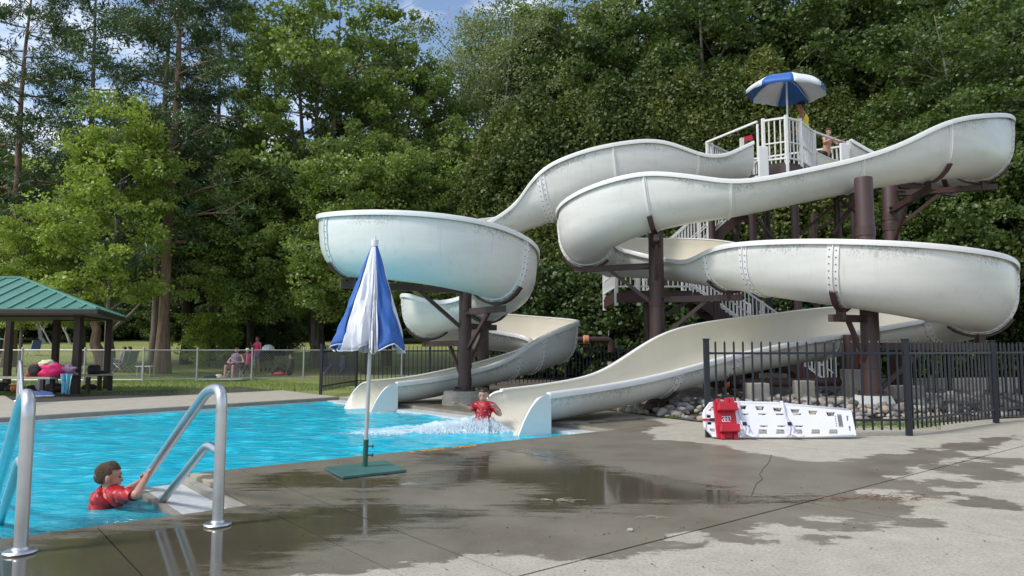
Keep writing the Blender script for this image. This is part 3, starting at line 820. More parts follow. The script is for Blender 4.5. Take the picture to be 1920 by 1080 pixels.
support(1677, 15.8, 4.7, .165, 'brown steel column under the upper right bend of the right slide', None, [(slB, 4.8, None), (slB, 7, None), (slB, 3, None)])
support(1254, 12.85, .16, .05, 'short brown stub post carrying the lowest straight of the right slide', 'none', [(slB, 35.2, .14)])
support(1420, 13.95, .5, .05, 'short post holding up the final curve of the right slide', 'none', [(slB, 33.6, .46)])

# ------------------------------------------------------------------ slide tower
def rail_run(root, a, b, h=1.0, post=True, spacing=.115, low=.10, name='railing'):
    """railing from point a to b (floor points), top rail at h; balusters as sub-parts"""
    a = Vector(a); b = Vector(b); d = b-a; L_ = d.length
    up = Vector((0,0,1))
    mb = MB(); mb.bar(a+up*h, b+up*h, .055, .045); r = mb.build(name, M['white'], root)
    mb = MB(); mb.bar(a+up*low, b+up*low, .04, .04); mb.build('bottom_rail', M['white'], r)
    mb = MB(); mb.bar(a+up*(h*.46), b+up*(h*.46), .035, .03); mb.build('middle_rail', M['white'], r)
    k = max(1, int(L_/spacing)); bm_ = None
    for j in range(1, k):
        p = a+d*(j/k)
        if bm_ is None:
            mb = MB(); mb.box((0, 0, (h+low)/2), (.024, .024, h-low)); bm_ = mb.mesh('baluster', M['white'])
        o = bpy.data.objects.new('baluster', bm_); COL.objects.link(o); o.parent = r; o.location = p-children_loc(r)
    return r
def rail_post(root, p, z0, z1, s=.075):
    mb = MB(); mb.box((p[0], p[1], (z0+z1)/2), (s, s, z1-z0)); return mb.build('rail_post', M['white'], root, bevel=.01)
DZ = 5.45
tw = thing('slide_tower', (X(1470,18,3), 18, 0), 'brown framed slide tower with white railings, zigzag stairs and a high start platform', 'tower')
P1 = Vector((X(1434,16.6,5), 16.6, DZ)); P2 = Vector((X(1477,16.35,5), 16.35, DZ)); P3 = Vector((X(1504,16.6,5), 16.6, DZ)); P4 = Vector((X(1530,17.5,5), 17.5, DZ))
PL = Vector((X(1328,18.2,5), 18.2, DZ)); PR = Vector((X(1600,18.4,5), 18.4, DZ)); PB = Vector((X(1400,19.9,5), 19.9, DZ)); PM = Vector((X(1548, 18.9, 5), 18.9, DZ))
mb = MB(); poly = [P1, P2, P3, P4, PM, PR, PB, PL, Vector((X(1420, 17.5, 5), 17.5, DZ))]
mb.prism([(p.x, p.y) for p in poly], DZ-.04, DZ); mb.build('deck_boards', M['darkbrown'], tw)
mb = MB()
for a, b in zip(poly, poly[1:]+poly[:1]): mb.bar(a-Vector((0,0,.16)), b-Vector((0,0,.16)), .08, .22)
mb.build('deck_beam', M['brown'], tw)
for a, b in ((P1, P2), (P2, P3), (P3, P4)): rail_run(tw, a, b, 1.06)
for p in (P1, P2, P3, P4): rail_post(tw, p, DZ-.34, DZ+1.12)
rail_post(tw, P1+Vector((-.10,.10,0)), DZ+.1, DZ+1.02, .05)
rail_run(tw, PL, PB, 1.0); rail_run(tw, PR, PM, 1.0); rail_run(tw, PB, PR, 1.0)
for p in (PL, PL+Vector((.18,.2,0)), PB, PR, PM, PR+Vector((-.2,-.25,0))): rail_post(tw, p, DZ-.2, DZ+1.04, .07)
mb = MB(); mb.bar(PL+Vector((0,0,1.02)), P1+Vector((-.1,.1,1.08)), .05, .045); mb.build('handrail', M['white'], tw)
mb = MB(); mb.bar(P4+Vector((0,0,1.08)), PR+Vector((0,0,1.0)), .05, .045); mb.build('handrail', M['white'], tw)
# frame posts
for px, Y, zt in ((1337,18.9,5.0),(1383,19.6,5.0),(1414,18.0,5.0),(1442,20.2,5.0),(1494,17.0,5.0),(1575,18.6,5.0),(1606,20.0,5.0),(1530,20.4,5.0),(1214,17.9,2.4),(1345,17.7,2.4),(1389,17.75,1.7)):
    x = X(px, Y, zt*.6); mb = MB(); mb.lathe((x, Y, 0), [(.09, -.1), (.09, zt)], 12); mb.build('tower_post', M['brown'] if px not in (1442,1606) else M['darkbrown'], tw, smooth=True)
def br(a, b, s=.07): 
    m_ = MB(); m_.bar(P(*a), P(*b), s, s); m_.build('cross_brace', M['brown'], tw)
br((1415,405,18),(1470,470,18)); br((1440,450,18.5),(1385,400,18.5)); br((1500,440,18.6),(1580,370,18.6)); br((1560,440,18.4),(1610,370,18.4),.09); br((1535,430,19.5),(1605,385,19.5)); br((1570,370,18.2),(1645,430,18.2),.06)
br((1228,600,17.0),(1300,560,17.0),.08)
# stairs
LZ = 2.55; xl0 = X(1150,18.2,2); 
def flight(y0, y1, xa, za, xb, zb_, nsteps):
    d = Vector((xb-xa, 0, zb_-za))
    for y in (y0, y1):
        m_ = MB(); m_.bar((xa, y, za-.10), (xb, y, zb_-.10), .05, .26); m_.build('stair_stringer', M['brown'], tw)
        rr = rail_run(tw, (xa, y, za), (xb, y, zb_), .95, low=.12)
        for k in (0, 1, 2): 
            q = Vector((xa, y, za))+d*(k/2); rail_post(tw, q, q.z-.15, q.z+1.0, .06)
    tm = None
    for k in range(nsteps):
        f = (k+.5)/nsteps
        if tm is None: m_ = MB(); m_.box((0,0,0), (.27, abs(y1-y0)-.06, .04)); tm = m_.mesh('stair_tread', M['darkbrown'])
        o = bpy.data.objects.new('stair_tread', tm); COL.objects.link(o); o.parent = tw
        o.location = Vector((xa+d.x*f, (y0+y1)/2, za+d.z*f))-children_loc(tw)
flight(18.95, 19.9, X(1432,19.2,5), DZ, X(1216,19.2,2.6), LZ, 14)
flight(17.7, 18.65, X(1293,17.9,2.5), LZ, X(1560,17.9,.3), .05, 13)
mb = MB(); mb.box(((xl0+X(1293,17.9,2.5))/2, 18.15, LZ-.03), (X(1293,17.9,2.5)-xl0, 1.0, .06)); mb.box((xl0+.45, 19.3, LZ-.03), (.9, 1.3, .06)); mb.build('landing_boards', M['darkbrown'], tw)
mb = MB(); mb.bar((xl0, 17.62, LZ-.18), (X(1293,17.9,2.5), 17.62, LZ-.18), .06, .24); mb.bar((xl0, 17.62, LZ-.18), (xl0, 19.9, LZ-.18), .06, .24); mb.build('landing_beam', M['brown'], tw)
rail_run(tw, (xl0, 17.64, LZ), (X(1293,17.9,2.5), 17.64, LZ), .95); rail_run(tw, (xl0, 17.64, LZ), (xl0, 19.9, LZ), .95)
for q in ((xl0, 17.64), (X(1196,17.7,2.5), 17.64), (xl0, 19.9)): rail_post(tw, q, LZ-.38, LZ+.98, .09)
# small red stop arm on a white box
st_ = thing('stop_arm', P(1391, 268, 17.9), 'red stop arm on a small white post above the left slide entry', 'signal arm')
mb = MB(); c = P(1391, 268, 17.9); mb.box(c+Vector((0,0,-.25)), (.09, .09, .75)); mb.build('post', M['white'], st_)
mb = MB(); mb.bar(P(1394, 262, 17.9), P(1411, 257, 17.85), .05, .12); mb.build('paddle', M['red'], st_)

# ------------------------------------------------------------------ pipes and plinths by the slides
pr_ = thing('water_pipe', P(1110, 637, 20), 'raised brown water pipe with an orange coupling behind the left slide', 'pipe')
mb = MB(); mb.tube([P(1060,637,20.2), P(1140,637,20.2), P(1145,640,20.2), P(1146,660,20.2)], .09, 12); mb.build('pipe_run', M['brown'], pr_, smooth=True)
mb = MB(); mb.lathe((0,0,0), [(.1,0),(.13,.03),(.13,.15),(.1,.18)], 14)
mb.v = [tuple(Vector((z, x, y))+P(1093,637,20.2)) for x, y, z in mb.v]; mb.build('coupling', M['peach'], pr_, smooth=True)
mb = MB(); a = P(1146,660,20.2); mb.lathe((a.x, a.y, 0), [(.10, 0), (.10, .75)], 12); mb.build('riser', M['footing'], pr_, smooth=True)
mb = MB(); a = P(1141,620,20.2); mb.bar(a, P(1141,630,20.2), .02, .02); mb.build('vent_pin', M['galv'], pr_)
p2 = thing('water_pipe', P(1480, 716, 13.6), 'low brown water pipe running over rocks behind the spinal board', 'pipe')
mb = MB(); za = .48; q = [Vector((X(px, Y, za), Y, za)) for px, Y in ((1340, 13.3), (1440, 13.5), (1590, 13.9))]
mb.tube(q, .085, 12); mb.tube([q[-1], q[-1]+Vector((.05,0,.05)), q[-1]+Vector((.06,0,.9))], .12, 12); mb.build('pipe_run', M['brown'], p2, smooth=True)
mb = MB(); a = Vector((X(1357,13.3,za),13.33,za)); mb.tube([a, a+Vector((.09,0,0))], .105, 12); mb.build('orange_band', M['orange'], p2, smooth=True)
mb = MB(); mb.tube([a+Vector((.10,0,0)), a+Vector((.26,.02,0))], .11, 12); mb.build('black_coupling', M['black'], p2, smooth=True)
def block(px, Y, wd, dp, z1, label, m='footing', rz=.1):
    x = X(px, Y, z1/2); mb = MB(); mb.box((x, Y, z1/2-.05), (wd, dp, z1+.1), Matrix.Rotation(rz, 3, 'Z'))
    o = mb.build('concrete_block', M[m], None, (x, Y, 0), bevel=.015); tag(o, label, 'concrete block', 'concrete blocks under the slides')
block(1418, 12.9, .36, .34, .50, 'pale concrete block in the rocks, nearest the red head blocks')
block(1507, 13.4, .30, .3, .52, 'stained tan concrete block between two fence pickets under the pipe', 'footing')
block(1600, 13.7, .34, .34, .72, 'concrete block just left of the thick column footing')
block(1450, 14.6, .42, .4, .62, 'low concrete block in shade under the right slide')
block(1690, 13.5, .6, .5, .42, 'wide concrete block in shade right of the thick column')
wl = MB(); wl.bar((X(1480,15.6,.3), 15.6, .2), (X(2300,17.5,.3), 17.5, .2), .25, .5); wo = wl.build('retaining_wall', M['footing'], None, (X(1700,16,.3), 16, 0)); tag(wo, 'low concrete retaining wall in shade at the back of the rock bed', 'wall')

# ------------------------------------------------------------------ rocks
def rock_mesh(seed, m):
    g = random.Random(seed); bm = bmesh.new(); bmesh.ops.create_cube(bm, size=2)
    bmesh.ops.subdivide_edges(bm, edges=bm.edges[:], cuts=1, use_grid_fill=True)
    sx, sy, sz = g.uniform(.8, 1.2), g.uniform(.7, 1.0), g.uniform(.5, .75)
    for v in bm.verts:
        d = v.co.normalized(); k = g.uniform(.84, 1.12); v.co = Vector((d.x*sx*k, d.y*sy*k, d.z*sz*k))
    me = bpy.data.meshes.new('rock'); bm.to_mesh(me); bm.free(); me.materials.append(M[m]); me.shade_smooth(); return me
rocks = [rock_mesh(i, ('rock','rockpale','rocktan','rock','rockdark','rock','rocktan','rockpale')[i % 8]) for i in range(16)]
rb = thing('rock_bed', G(1400, 785), 'bed of rounded grey and tan rocks heaped under the slides behind the black fence', 'rocks')
EP = [tuple(p[:2]) for p in (G(1126,766), G(1230,782), G(1325,792), G(1345,799), G(1500,799), G(1690,795), G(1860,783), G(2000,777), Vector((13,15,0)), Vector((10,16.5,0)), Vector((5.0,16.5,0)), Vector((3.2,14.2,0)))]
cands = []
for k in range(5200):
    x = nr.uniform(1.2, 13); y = nr.uniform(8.8, 16.5); cands.append((x, y))
ca = np.array(cands); sd0 = sdist(ca[:, 0], ca[:, 1], EP); ca = ca[sd0 > .02]; sd0 = sd0[sd0 > .02]
order = np.argsort(ca[:, 1]); stuffV = []; stuffF = []; stuffm = []; cnt = 0; SM = MB()
g = random.Random(5)
for idx in order:
    x, y = ca[idx]; s_ = g.choice((.05,.055,.065,.075,.09,.11)); me = g.choice(rocks)
    if y > 12.5: s_ *= 1.15
    mound = .02+min(.20, sd0[idx]*.22)*g.uniform(.2, 1.0)
    px = project((x, y, .1))[0]
    rot = Matrix.Rotation(g.uniform(0, 6.28), 4, 'Z') @ Matrix.Rotation(g.uniform(-.5, .5), 4, 'X')
    mt = Matrix.Translation((x, y, mound)) @ rot @ Matrix.Scale(s_, 4)
    if 1120 < px < 1960 and cnt < 300 and g.random() < .62:
        o = bpy.data.objects.new('rock', me); COL.objects.link(o); o.parent = rb; o.matrix_local = Matrix.Translation(-children_loc(rb)) @ mt; cnt += 1
    else:
        SM.mi = {'rock':0,'rockpale':1,'rocktan':2,'rockdark':3}[{v.name: k for k, v in M.items()}[me.materials[0].name]]
        SM.add([mt @ v.co for v in me.vertices], [tuple(p.vertices) for p in me.polygons])
o = SM.build('rock_pile', [M['rock'], M['rockpale'], M['rocktan'], M['rockdark']], rb); o.data.shade_smooth(); tag(o, kind='stuff')

# ------------------------------------------------------------------ trees
def leaf_clumps(centres, radii, per, size, g, flat=.8, needle=False, tone=None):
    """many small leaf faces (rhombs) scattered round clump centres -> V, F, tone"""
    n = len(centres); N_ = n*per
    c = np.repeat(centres, per, axis=0); r = np.repeat(radii, per)
    d = g.normal(size=(N_, 3)); d /= np.linalg.norm(d, axis=1)[:, None]
    rad = g.uniform(.25, 1, N_)**.55
    off = d*(r*rad)[:, None]; off[:, 2] *= flat
    p = c+off
    if needle:
        ax = d+g.normal(size=(N_, 3))*.35; ax /= np.linalg.norm(ax, axis=1)[:, None]
        L_ = size*g.uniform(.7, 1.3, N_); W_ = size*.10*np.ones(N_)
    else:
        ax = g.normal(size=(N_, 3))*np.array([1, 1, .6])+np.array([0, 0, -.35]); ax /= np.linalg.norm(ax, axis=1)[:, None]
        L_ = size*g.uniform(.6, 1.35, N_); W_ = L_*g.uniform(.30, .48, N_)
    t = g.normal(size=(N_, 3)); sd = np.cross(ax, t); sd /= np.linalg.norm(sd, axis=1)[:, None]+1e-9
    a = p-ax*(L_*.5)[:, None]; b = p+ax*(L_*.5)[:, None]; m = p+ax*(L_*.08)[:, None]
    Vt = np.stack([a, m+sd*W_[:, None], b, m-sd*W_[:, None]], 1).reshape(-1, 3)
    Fc = np.arange(N_*4).reshape(-1, 4)
    tn = np.repeat(g.uniform(0, 1, n), per) if tone is None else np.repeat(tone, per)
    tn = np.clip(tn*.6+g.uniform(-.1, .45, N_), 0, 1)
    return Vt, Fc, np.repeat(tn, 4)
def make_tree(seed, H, crown_r, crown_base, trunk_r, leafm, barkm, n_limb=9, per=60, leafsize=.17, clump_r=.75, shape='round', stems=1, lean=0, nclump=260, density=1.0, shell=.45):
    g = np.random.default_rng(seed); mb = MB(); tips = []
    for s_ in range(stems):
        ang = 6.28*s_/max(1, stems)+g.uniform(0, 1); sp = (.10+.05*g.random())*(stems > 1)
        pts = []; r_ = []; K = 9
        for k in range(K+1):
            f = k/K; z = f*H*.93
            wob = .12*math.sin(f*5+seed+s_)
            pts.append(Vector((math.cos(ang)*sp*z*(.3+.7*f)+wob*f*2+lean*z, math.sin(ang)*sp*z*(.3+.7*f)+wob*f, z-.25)))
            fl = 1.0+.9*max(0, .06-f)/.06*.7
            r_.append(max(.02, trunk_r/(stems**.5)*fl*(1-f)**.8+.015))
        mb.tube(pts, r_, 9 if trunk_r > .2 else 7)
        for k in range(n_limb):
            f = crown_base/H*.85+(.93-crown_base/H*.85)*(k+g.random()*.6)/n_limb
            i = min(K-1, int(f*K)); base = pts[i].lerp(pts[i+1], f*K-i)
            a = k*2.4+g.uniform(-.5, .5)+s_; 
            rel = (f-crown_base/H)/(1-crown_base/H)
            if shape == 'round': ln = crown_r*math.sqrt(max(.08, 1-(1.55*max(rel, 0)-.55)**2))*g.uniform(.75, 1.05)
            elif shape == 'cone': ln = crown_r*max(.1, 1-max(rel, 0))*g.uniform(.8, 1.1)
            else: ln = crown_r*g.uniform(.6, 1.05)*(1-.5*max(rel, 0))
            rise = {'round': .75, 'cone': .05, 'pine': .12}.get(shape, .5)*g.uniform(.6, 1.3)
            q = [base]; rr = [r_[i]*.42]
            for m_ in range(1, 5):
                t = m_/4; q.append(base+Vector((math.cos(a+t*.25), math.sin(a+t*.25), 0))*ln*t*.85+Vector((0, 0, ln*rise*t*(1.0-.3*t)))+Vector(g.normal(0, .07, 3))*ln*.25)
                rr.append(r_[i]*.42*(1-t)+.012)
            mb.tube(q, rr, 5)
            for m_ in range(5):
                t = .35+.65*m_/4; i2 = min(3, int(t*4)); b_ = q[i2].lerp(q[i2+1], min(1, t*4-i2)); 
                a2 = a+g.choice([-1, 1])*g.uniform(.5, 1.3); l2 = ln*.38*g.uniform(.6, 1.2)
                e = b_+Vector((math.cos(a2)*l2, math.sin(a2)*l2, l2*g.uniform(.0, .7)))
                mb.tube([b_, b_.lerp(e, .5)+Vector(g.normal(0, .05, 3)), e], [rr[i2]*.5+.006, .014, .006], 4, False)
                tips += [b_, b_.lerp(e, .6), e]
            tips.append(q[-1])
    T_ = np.array([tuple(t) for t in tips])
    pick = g.integers(0, len(T_), nclump); cen = T_[pick]+g.normal(0, clump_r*.55, (nclump, 3))*np.array([1, 1, .7])
    if shape != 'pine' and density:
        k = int(nclump*shell)               # outer shell clumps to close the outline unevenly
        th = g.uniform(0, 6.28, k); ph = g.uniform(0, 1, k)
        zz = crown_base+(H-crown_base)*ph
        if shape == 'cone': rr = crown_r*(1-ph)**.8+.1
        else: rr = crown_r*np.sqrt(np.clip(1-(1.5*ph-.5)**2, .05, 1))
        rr = rr*g.uniform(.62, 1.04, k)*(1+.18*np.sin(3*th+seed)+.12*np.sin(7*ph*3+th*2))
        cen = np.vstack([cen, np.stack([rr*np.cos(th), rr*np.sin(th), zz], 1)])
    rad = clump_r*g.uniform(.55, 1.25, len(cen))
    if shape == 'pine': Vt, Fc, tn = leaf_clumps(cen, rad, per, leafsize, g, .8, True)
    else: Vt, Fc, tn = leaf_clumps(cen, rad, per, leafsize, g, .62)
    crown = np_mesh('crown', Vt, Fc, M[leafm], False, {'tone': tn})
    trunk = mb.mesh('trunk', M[barkm], (0,0,0), True)
    return trunk, crown
def cedar(seed, H, r, per=44, nc=900, base=1.6, size=.20, leafm='cedar'):
    """dense evergreen feathered to the ground: vertical plumes of flat sprays"""
    g = np.random.default_rng(seed); mb = MB()
    mb.tube([Vector((0,0,-.2)), Vector((.05,.03,H*.5)), Vector((0,0,H*.96))], [.2, .12, .02], 7)
    npl = 46; th0 = g.uniform(0, 6.28, npl); zz0 = base+(H-base)*g.uniform(0, .92, npl)**1.1
    cen = []; rad = []; tone = []
    for k in range(nc):
        j = g.integers(0, npl); up = g.uniform(0, 1)
        z = zz0[j]+up*2.0
        ph = (z-base)/(H-base)
        if ph > 1: continue
        R_ = r*min(1, .72+ph*1.6)*max(0.03, 1-ph**3.0)
        rr = R_*(1.0-.35*up)*g.uniform(.75, 1.05)+.05
        th = th0[j]+g.normal(0, .13)
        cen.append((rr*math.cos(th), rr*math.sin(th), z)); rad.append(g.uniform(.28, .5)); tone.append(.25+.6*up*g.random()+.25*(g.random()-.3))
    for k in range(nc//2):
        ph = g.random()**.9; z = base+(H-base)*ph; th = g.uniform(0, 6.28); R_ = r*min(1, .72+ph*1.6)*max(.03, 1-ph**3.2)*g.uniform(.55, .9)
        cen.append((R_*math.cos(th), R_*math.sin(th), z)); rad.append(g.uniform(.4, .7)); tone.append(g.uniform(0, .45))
    cen = np.array(cen); rad = np.array(rad); tone = np.clip(np.array(tone), 0, 1)
    Vt, Fc, tn = leaf_clumps(cen, rad, per, size, g, 1.25, tone=tone)
    return mb.mesh('trunk', M['barkdark'], (0,0,0), True), np_mesh('crown', Vt, Fc, M[leafm], False, {'tone': tn})
NAMES = {}
def plant_tree(kind, proto, px, Y, label, cat='tree', scale=1.0, rot=None, group=None, x=None, sz=None, leaf=None):
    if x is None: x = X(px, Y, 2)
    z = terz(x, Y)
    o = thing(kind, (x, Y, z), label, cat, group); o.scale = (scale, scale, sz or scale)
    o.rotation_euler.z = rnd.uniform(0, 6.28) if rot is None else rot
    for nm, me in zip(('trunk', 'crown'), proto):
        if me is not None:
            c = bpy.data.objects.new(nm, me); COL.objects.link(c); c.parent = o
            if leaf and nm == 'crown': c.material_slots[0].link = 'OBJECT'; c.material_slots[0].material = M[leaf]
    return o
mapA = make_tree(1, 19, 5.2, 4.6, .42, 'maple', 'bark', 12, 120, .165, .62, stems=5, nclump=520, shell=.22)
mapB = make_tree(2, 18, 4.6, 4.0, .34, 'maple', 'bark', 13, 110, .17, .66, stems=3, nclump=520, shell=.28)
mapC = make_tree(3, 13.5, 4.2, 3.6, .26, 'maple', 'barkdark', 14, 105, .16, .66, stems=2, nclump=480, shell=.32)
young = make_tree(4, 12.6, 2.6, 3.6, .13, 'maplelight', 'bark', 20, 62, .14, .55, shape='round', nclump=380, shell=.25)
pine = make_tree(5, 24, 5.2, 7.5, .25, 'pineleaf', 'barkred', 34, 46, .30, .46, shape='pine', nclump=430)
pine2 = make_tree(6, 22, 4.6, 5.0, .20, 'pineleaf', 'bark', 30, 44, .30, .46, shape='pine', nclump=350)
thin = make_tree(7, 22, 3.8, 7.0, .20, 'sparse', 'barkpale', 18, 75, .13, .85, stems=3, nclump=560, density=0)
thin2 = make_tree(8, 23, 4.0, 8.0, .22, 'sparse', 'bark', 18, 72, .13, .9, stems=3, nclump=560, density=0)
cedA = cedar(11, 12.5, 3.1, 75, 1000, size=.15); cedB = cedar(12, 11, 2.8, 75, 900, size=.15); cedC = cedar(13, 14, 3.3, 75, 1100, size=.15)
brush = make_tree(14, 4.6, 2.6, .2, .08, 'deepgreen', 'barkdark', 10, 80, .18, .7, nclump=230, stems=3)
brushL = make_tree(15, 4.2, 2.4, .3, .07, 'maplelight', 'bark', 9, 46, .18, .6, nclump=130, stems=2)
oak = make_tree(16, 15, 6.0, 4.6, .40, 'deepgreen', 'barkdark', 12, 110, .19, .95, stems=2, nclump=430)
# left side
def baselawn(px, py, Ymin=26):
    # distance at which the lawn is seen at pixel row py
    best = None
    for Y in np.arange(Ymin, 110, .25):
        q = project((X(px, Y, .3), Y, terz(X(px, Y, .3), Y)))
        if q[1] <= py: return Y
    return 90
plant_tree('pine_tree', pine, 307, 32.0, 'tall pine with a thick straight reddish trunk, the right one of a close pair', rot=.4)
plant_tree('pine_tree', (pine2[0], pine2[1]), 292, 32.5, 'slimmer pine trunk standing close against the left side of its thicker neighbour', rot=2.0)
plant_tree('pine_tree', pine, 20, 37, 'dark pine with open branches at the far left edge', rot=3.3, scale=.98)
plant_tree('pine_tree', pine2, 150, 38, 'dark pine behind the top of the yellow green maple', rot=5.1, scale=1.12)
plant_tree('pine_tree', pine2, 395, 41, 'pine standing behind the dark forked oak', rot=1.1, scale=1.1)
plant_tree('oak_tree', oak, 352, 39.0, 'dark forked oak with a very broad base right of the pine pair', rot=.9, scale=.9)
plant_tree('maple_tree', young, 205, 29.5, 'young yellow green maple in front of the pines, left of the trunk pair', rot=.2, scale=.95)
plant_tree('maple_tree', mapA, 594, 36, 'large many-stemmed green maple above the closed umbrella', rot=.3, scale=1.05)
plant_tree('maple_tree', mapB, 725, 38, 'green maple behind the left slide bend', rot=1.4, scale=.98)
plant_tree('maple_tree', mapB, 1050, 44, 'tall maple behind the sparse poplars right of the sky gap', rot=3.2, scale=1.28)
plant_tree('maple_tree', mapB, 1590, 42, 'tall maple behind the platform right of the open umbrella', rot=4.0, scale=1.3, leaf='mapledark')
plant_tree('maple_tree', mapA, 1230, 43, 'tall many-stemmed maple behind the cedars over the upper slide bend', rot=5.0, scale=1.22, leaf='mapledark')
plant_tree('maple_tree', mapC, 690, 32, 'bushy green maple low behind the tip of the closed umbrella', rot=2.4, scale=.80)
plant_tree('maple_tree', mapC, 470, 34.5, 'bushy maple between the dark oak and the large maple', rot=4.4, scale=.78)
plant_tree('maple_tree', mapC, 880, 35, 'bushy maple right of the left slide bend, beside the cedars', rot=5.4, scale=.86)
plant_tree('maple_tree', young, 40, 33, 'yellow green sapling behind the pavilion roof peak', rot=2.2, scale=.62)
plant_tree('maple_tree', young, 150, 38, 'yellow green sapling seen over the right slope of the pavilion roof', rot=3.2, scale=.62)
far = [(-40,62,mapB,1.0),(60,70,mapC,1.3),(150,66,mapB,.9),(240,72,mapC,1.4),(330,64,mapB,.95),(420,74,mapC,1.4),(505,60,mapB,.9),(590,70,mapC,1.4),(680,62,mapB,.95),(760,66,mapC,1.3),(-120,58,mapB,1.1),(850,60,mapB,1.0),(20,90,oak,1.2),(200,92,oak,1.2),(380,94,oak,1.2),(560,92,oak,1.2),(740,90,oak,1.2)]
for i, (px, Y, pr, sc) in enumerate(far):
    plant_tree('maple_tree' if pr is not oak else 'oak_tree', pr, px, Y, 'green tree in the far row across the lawn', scale=sc, group='far row of trees across the lawn')
for i in range(26):
    px = -60+i*38; plant_tree('shrub', brush, px, 66+8*math.sin(i*2.3), 'dark shrub along the far wooded edge of the lawn', 'shrub', scale=1.0+.3*math.sin(i), group='shrubs along the far lawn edge')
for px, Y, sc, lb in ((395, 37, .62, 'low leafy branch clump beside the base of the dark oak'), (520, 46, .60, 'low leafy shrub behind the standing person on the lawn'), (470, 41, .5, 'leafy shrub behind the seated person in the print dress')):
    plant_tree('shrub', brush if px > 460 else brushL, px, Y, lb, 'shrub', scale=sc)
# bare birch-like stems under the far canopy
for i, (px, py0, px1, py1, r, Y, m, lb) in enumerate(((23,662,28,600,.16,58,'barkpale','crooked pale trunk left of the folding chair'),(82,662,66,598,.20,57,'barkpale','leaning grey trunk between pavilion posts'),(97,662,70,600,.07,56,'barkpale','thin leaning stem beside the leaning grey trunk'),(134,655,112,598,.10,55,'barkpale','forked white birch stem seen beside the front pavilion post'),(191,697,176,604,.33,34,'barkred','reddish leaning snag with a broken top behind the pavilion'),(207,702,208,560,.22,33,'bark','grey trunk just right of the reddish broken snag'),(62,664,60,600,.2,64,'barkdark','dark upright trunk far across the lawn'),(595,676,588,420,.42,37.5,'barkdark','thick dark trunk directly left of the black fence end'),(1102,690,1100,520,.16,27,'bark','left one of two grey trunks between the slides'),(1122,690,1124,520,.17,27.4,'bark','right one of two grey trunks between the slides'))):
    Yb = Y; x0 = X(px, Yb, .5); z0 = terz(x0, Yb); top = P(px1, py1, Yb)
    root = thing('tree_trunk', (x0, Yb, z0), lb, 'tree trunk')
    mb = MB(); a = Vector((x0, Yb, z0-.2)); K = 7; pts = [a.lerp(top, k/K)+Vector((.10*math.sin(k*1.7+i)*r*3, 0, 0)) for k in range(K+1)]
    rr = [r*(1.35 if k == 0 else 1)*(1-.45*k/K) for k in range(K+1)]
    mb.tube(pts, rr, 10); 
    if m != 'barkred':
        mb.tube([pts[4], pts[5]+Vector((r*4,0,.3)), pts[-1]+Vector((r*9,0,.4))], [r*.45, r*.35, r*.2], 6)
    mb.build('trunk', M[m], root, smooth=True)
# right side: sparse tall trees behind, cedar wall in front
for i, (px, Y, pr, lb, sc) in enumerate(((905,40,thin,'tall pale stemmed tree with sparse leaves, leftmost above the cedars',.98),(985,42,thin2,'tall sparse tree just right of the sky gap',1.0),(1075,41,thin,'tall sparse tree above the left end of the cedars',1.05),(1180,43,thin2,'sparse tree behind the cedars above the upper slide',1.0),(1290,44,thin,'sparse tree behind the cedars left of the open umbrella',1.0),(1400,43,thin2,'sparse tree behind the cedars above the open umbrella',1.05),(1640,42,thin,'sparse tree behind the cedars right of the open umbrella',1.0),(1760,45,thin2,'sparse tree at the top right behind the maples',1.0),(1850,43,thin,'sparse tree nearest the top right corner',1.0))):
    plant_tree('poplar_tree', pr, px, Y, lb, scale=sc)
plant_tree('pine_tree', pine2, 1490, 40, 'dark pine rising above the cedars behind the open umbrella', scale=.93)
plant_tree('pine_tree', pine, 1590, 44, 'dark pine above the cedars right of the open umbrella', scale=.85)
plant_tree('pine_tree', pine2, 1230, 44, 'dark pine above the cedars over the upper slide bend', scale=.95)
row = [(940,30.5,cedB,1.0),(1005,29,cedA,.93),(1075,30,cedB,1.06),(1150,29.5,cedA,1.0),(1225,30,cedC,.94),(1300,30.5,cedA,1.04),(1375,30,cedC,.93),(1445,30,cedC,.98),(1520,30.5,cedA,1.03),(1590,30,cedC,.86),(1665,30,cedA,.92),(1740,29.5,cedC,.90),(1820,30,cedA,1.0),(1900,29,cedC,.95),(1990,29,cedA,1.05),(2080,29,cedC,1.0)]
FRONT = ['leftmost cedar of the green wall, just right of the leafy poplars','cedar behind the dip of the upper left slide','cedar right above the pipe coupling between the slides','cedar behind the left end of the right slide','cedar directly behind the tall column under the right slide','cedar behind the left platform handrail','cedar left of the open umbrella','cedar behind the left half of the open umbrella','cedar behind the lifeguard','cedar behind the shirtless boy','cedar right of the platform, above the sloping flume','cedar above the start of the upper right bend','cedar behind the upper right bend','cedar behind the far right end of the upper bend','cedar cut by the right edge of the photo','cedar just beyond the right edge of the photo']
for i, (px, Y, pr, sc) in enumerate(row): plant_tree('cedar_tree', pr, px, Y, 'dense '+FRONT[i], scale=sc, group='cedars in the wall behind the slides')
for px, Y, pr, sc in [(a[0]+36, 35.5, pr_, .95) for a, pr_ in zip(row, [cedC, cedA, cedB]*6)]: plant_tree('cedar_tree', pr, px, Y, 'dark cedar top showing over the front row of cedars', scale=sc, group='cedars in the second row')
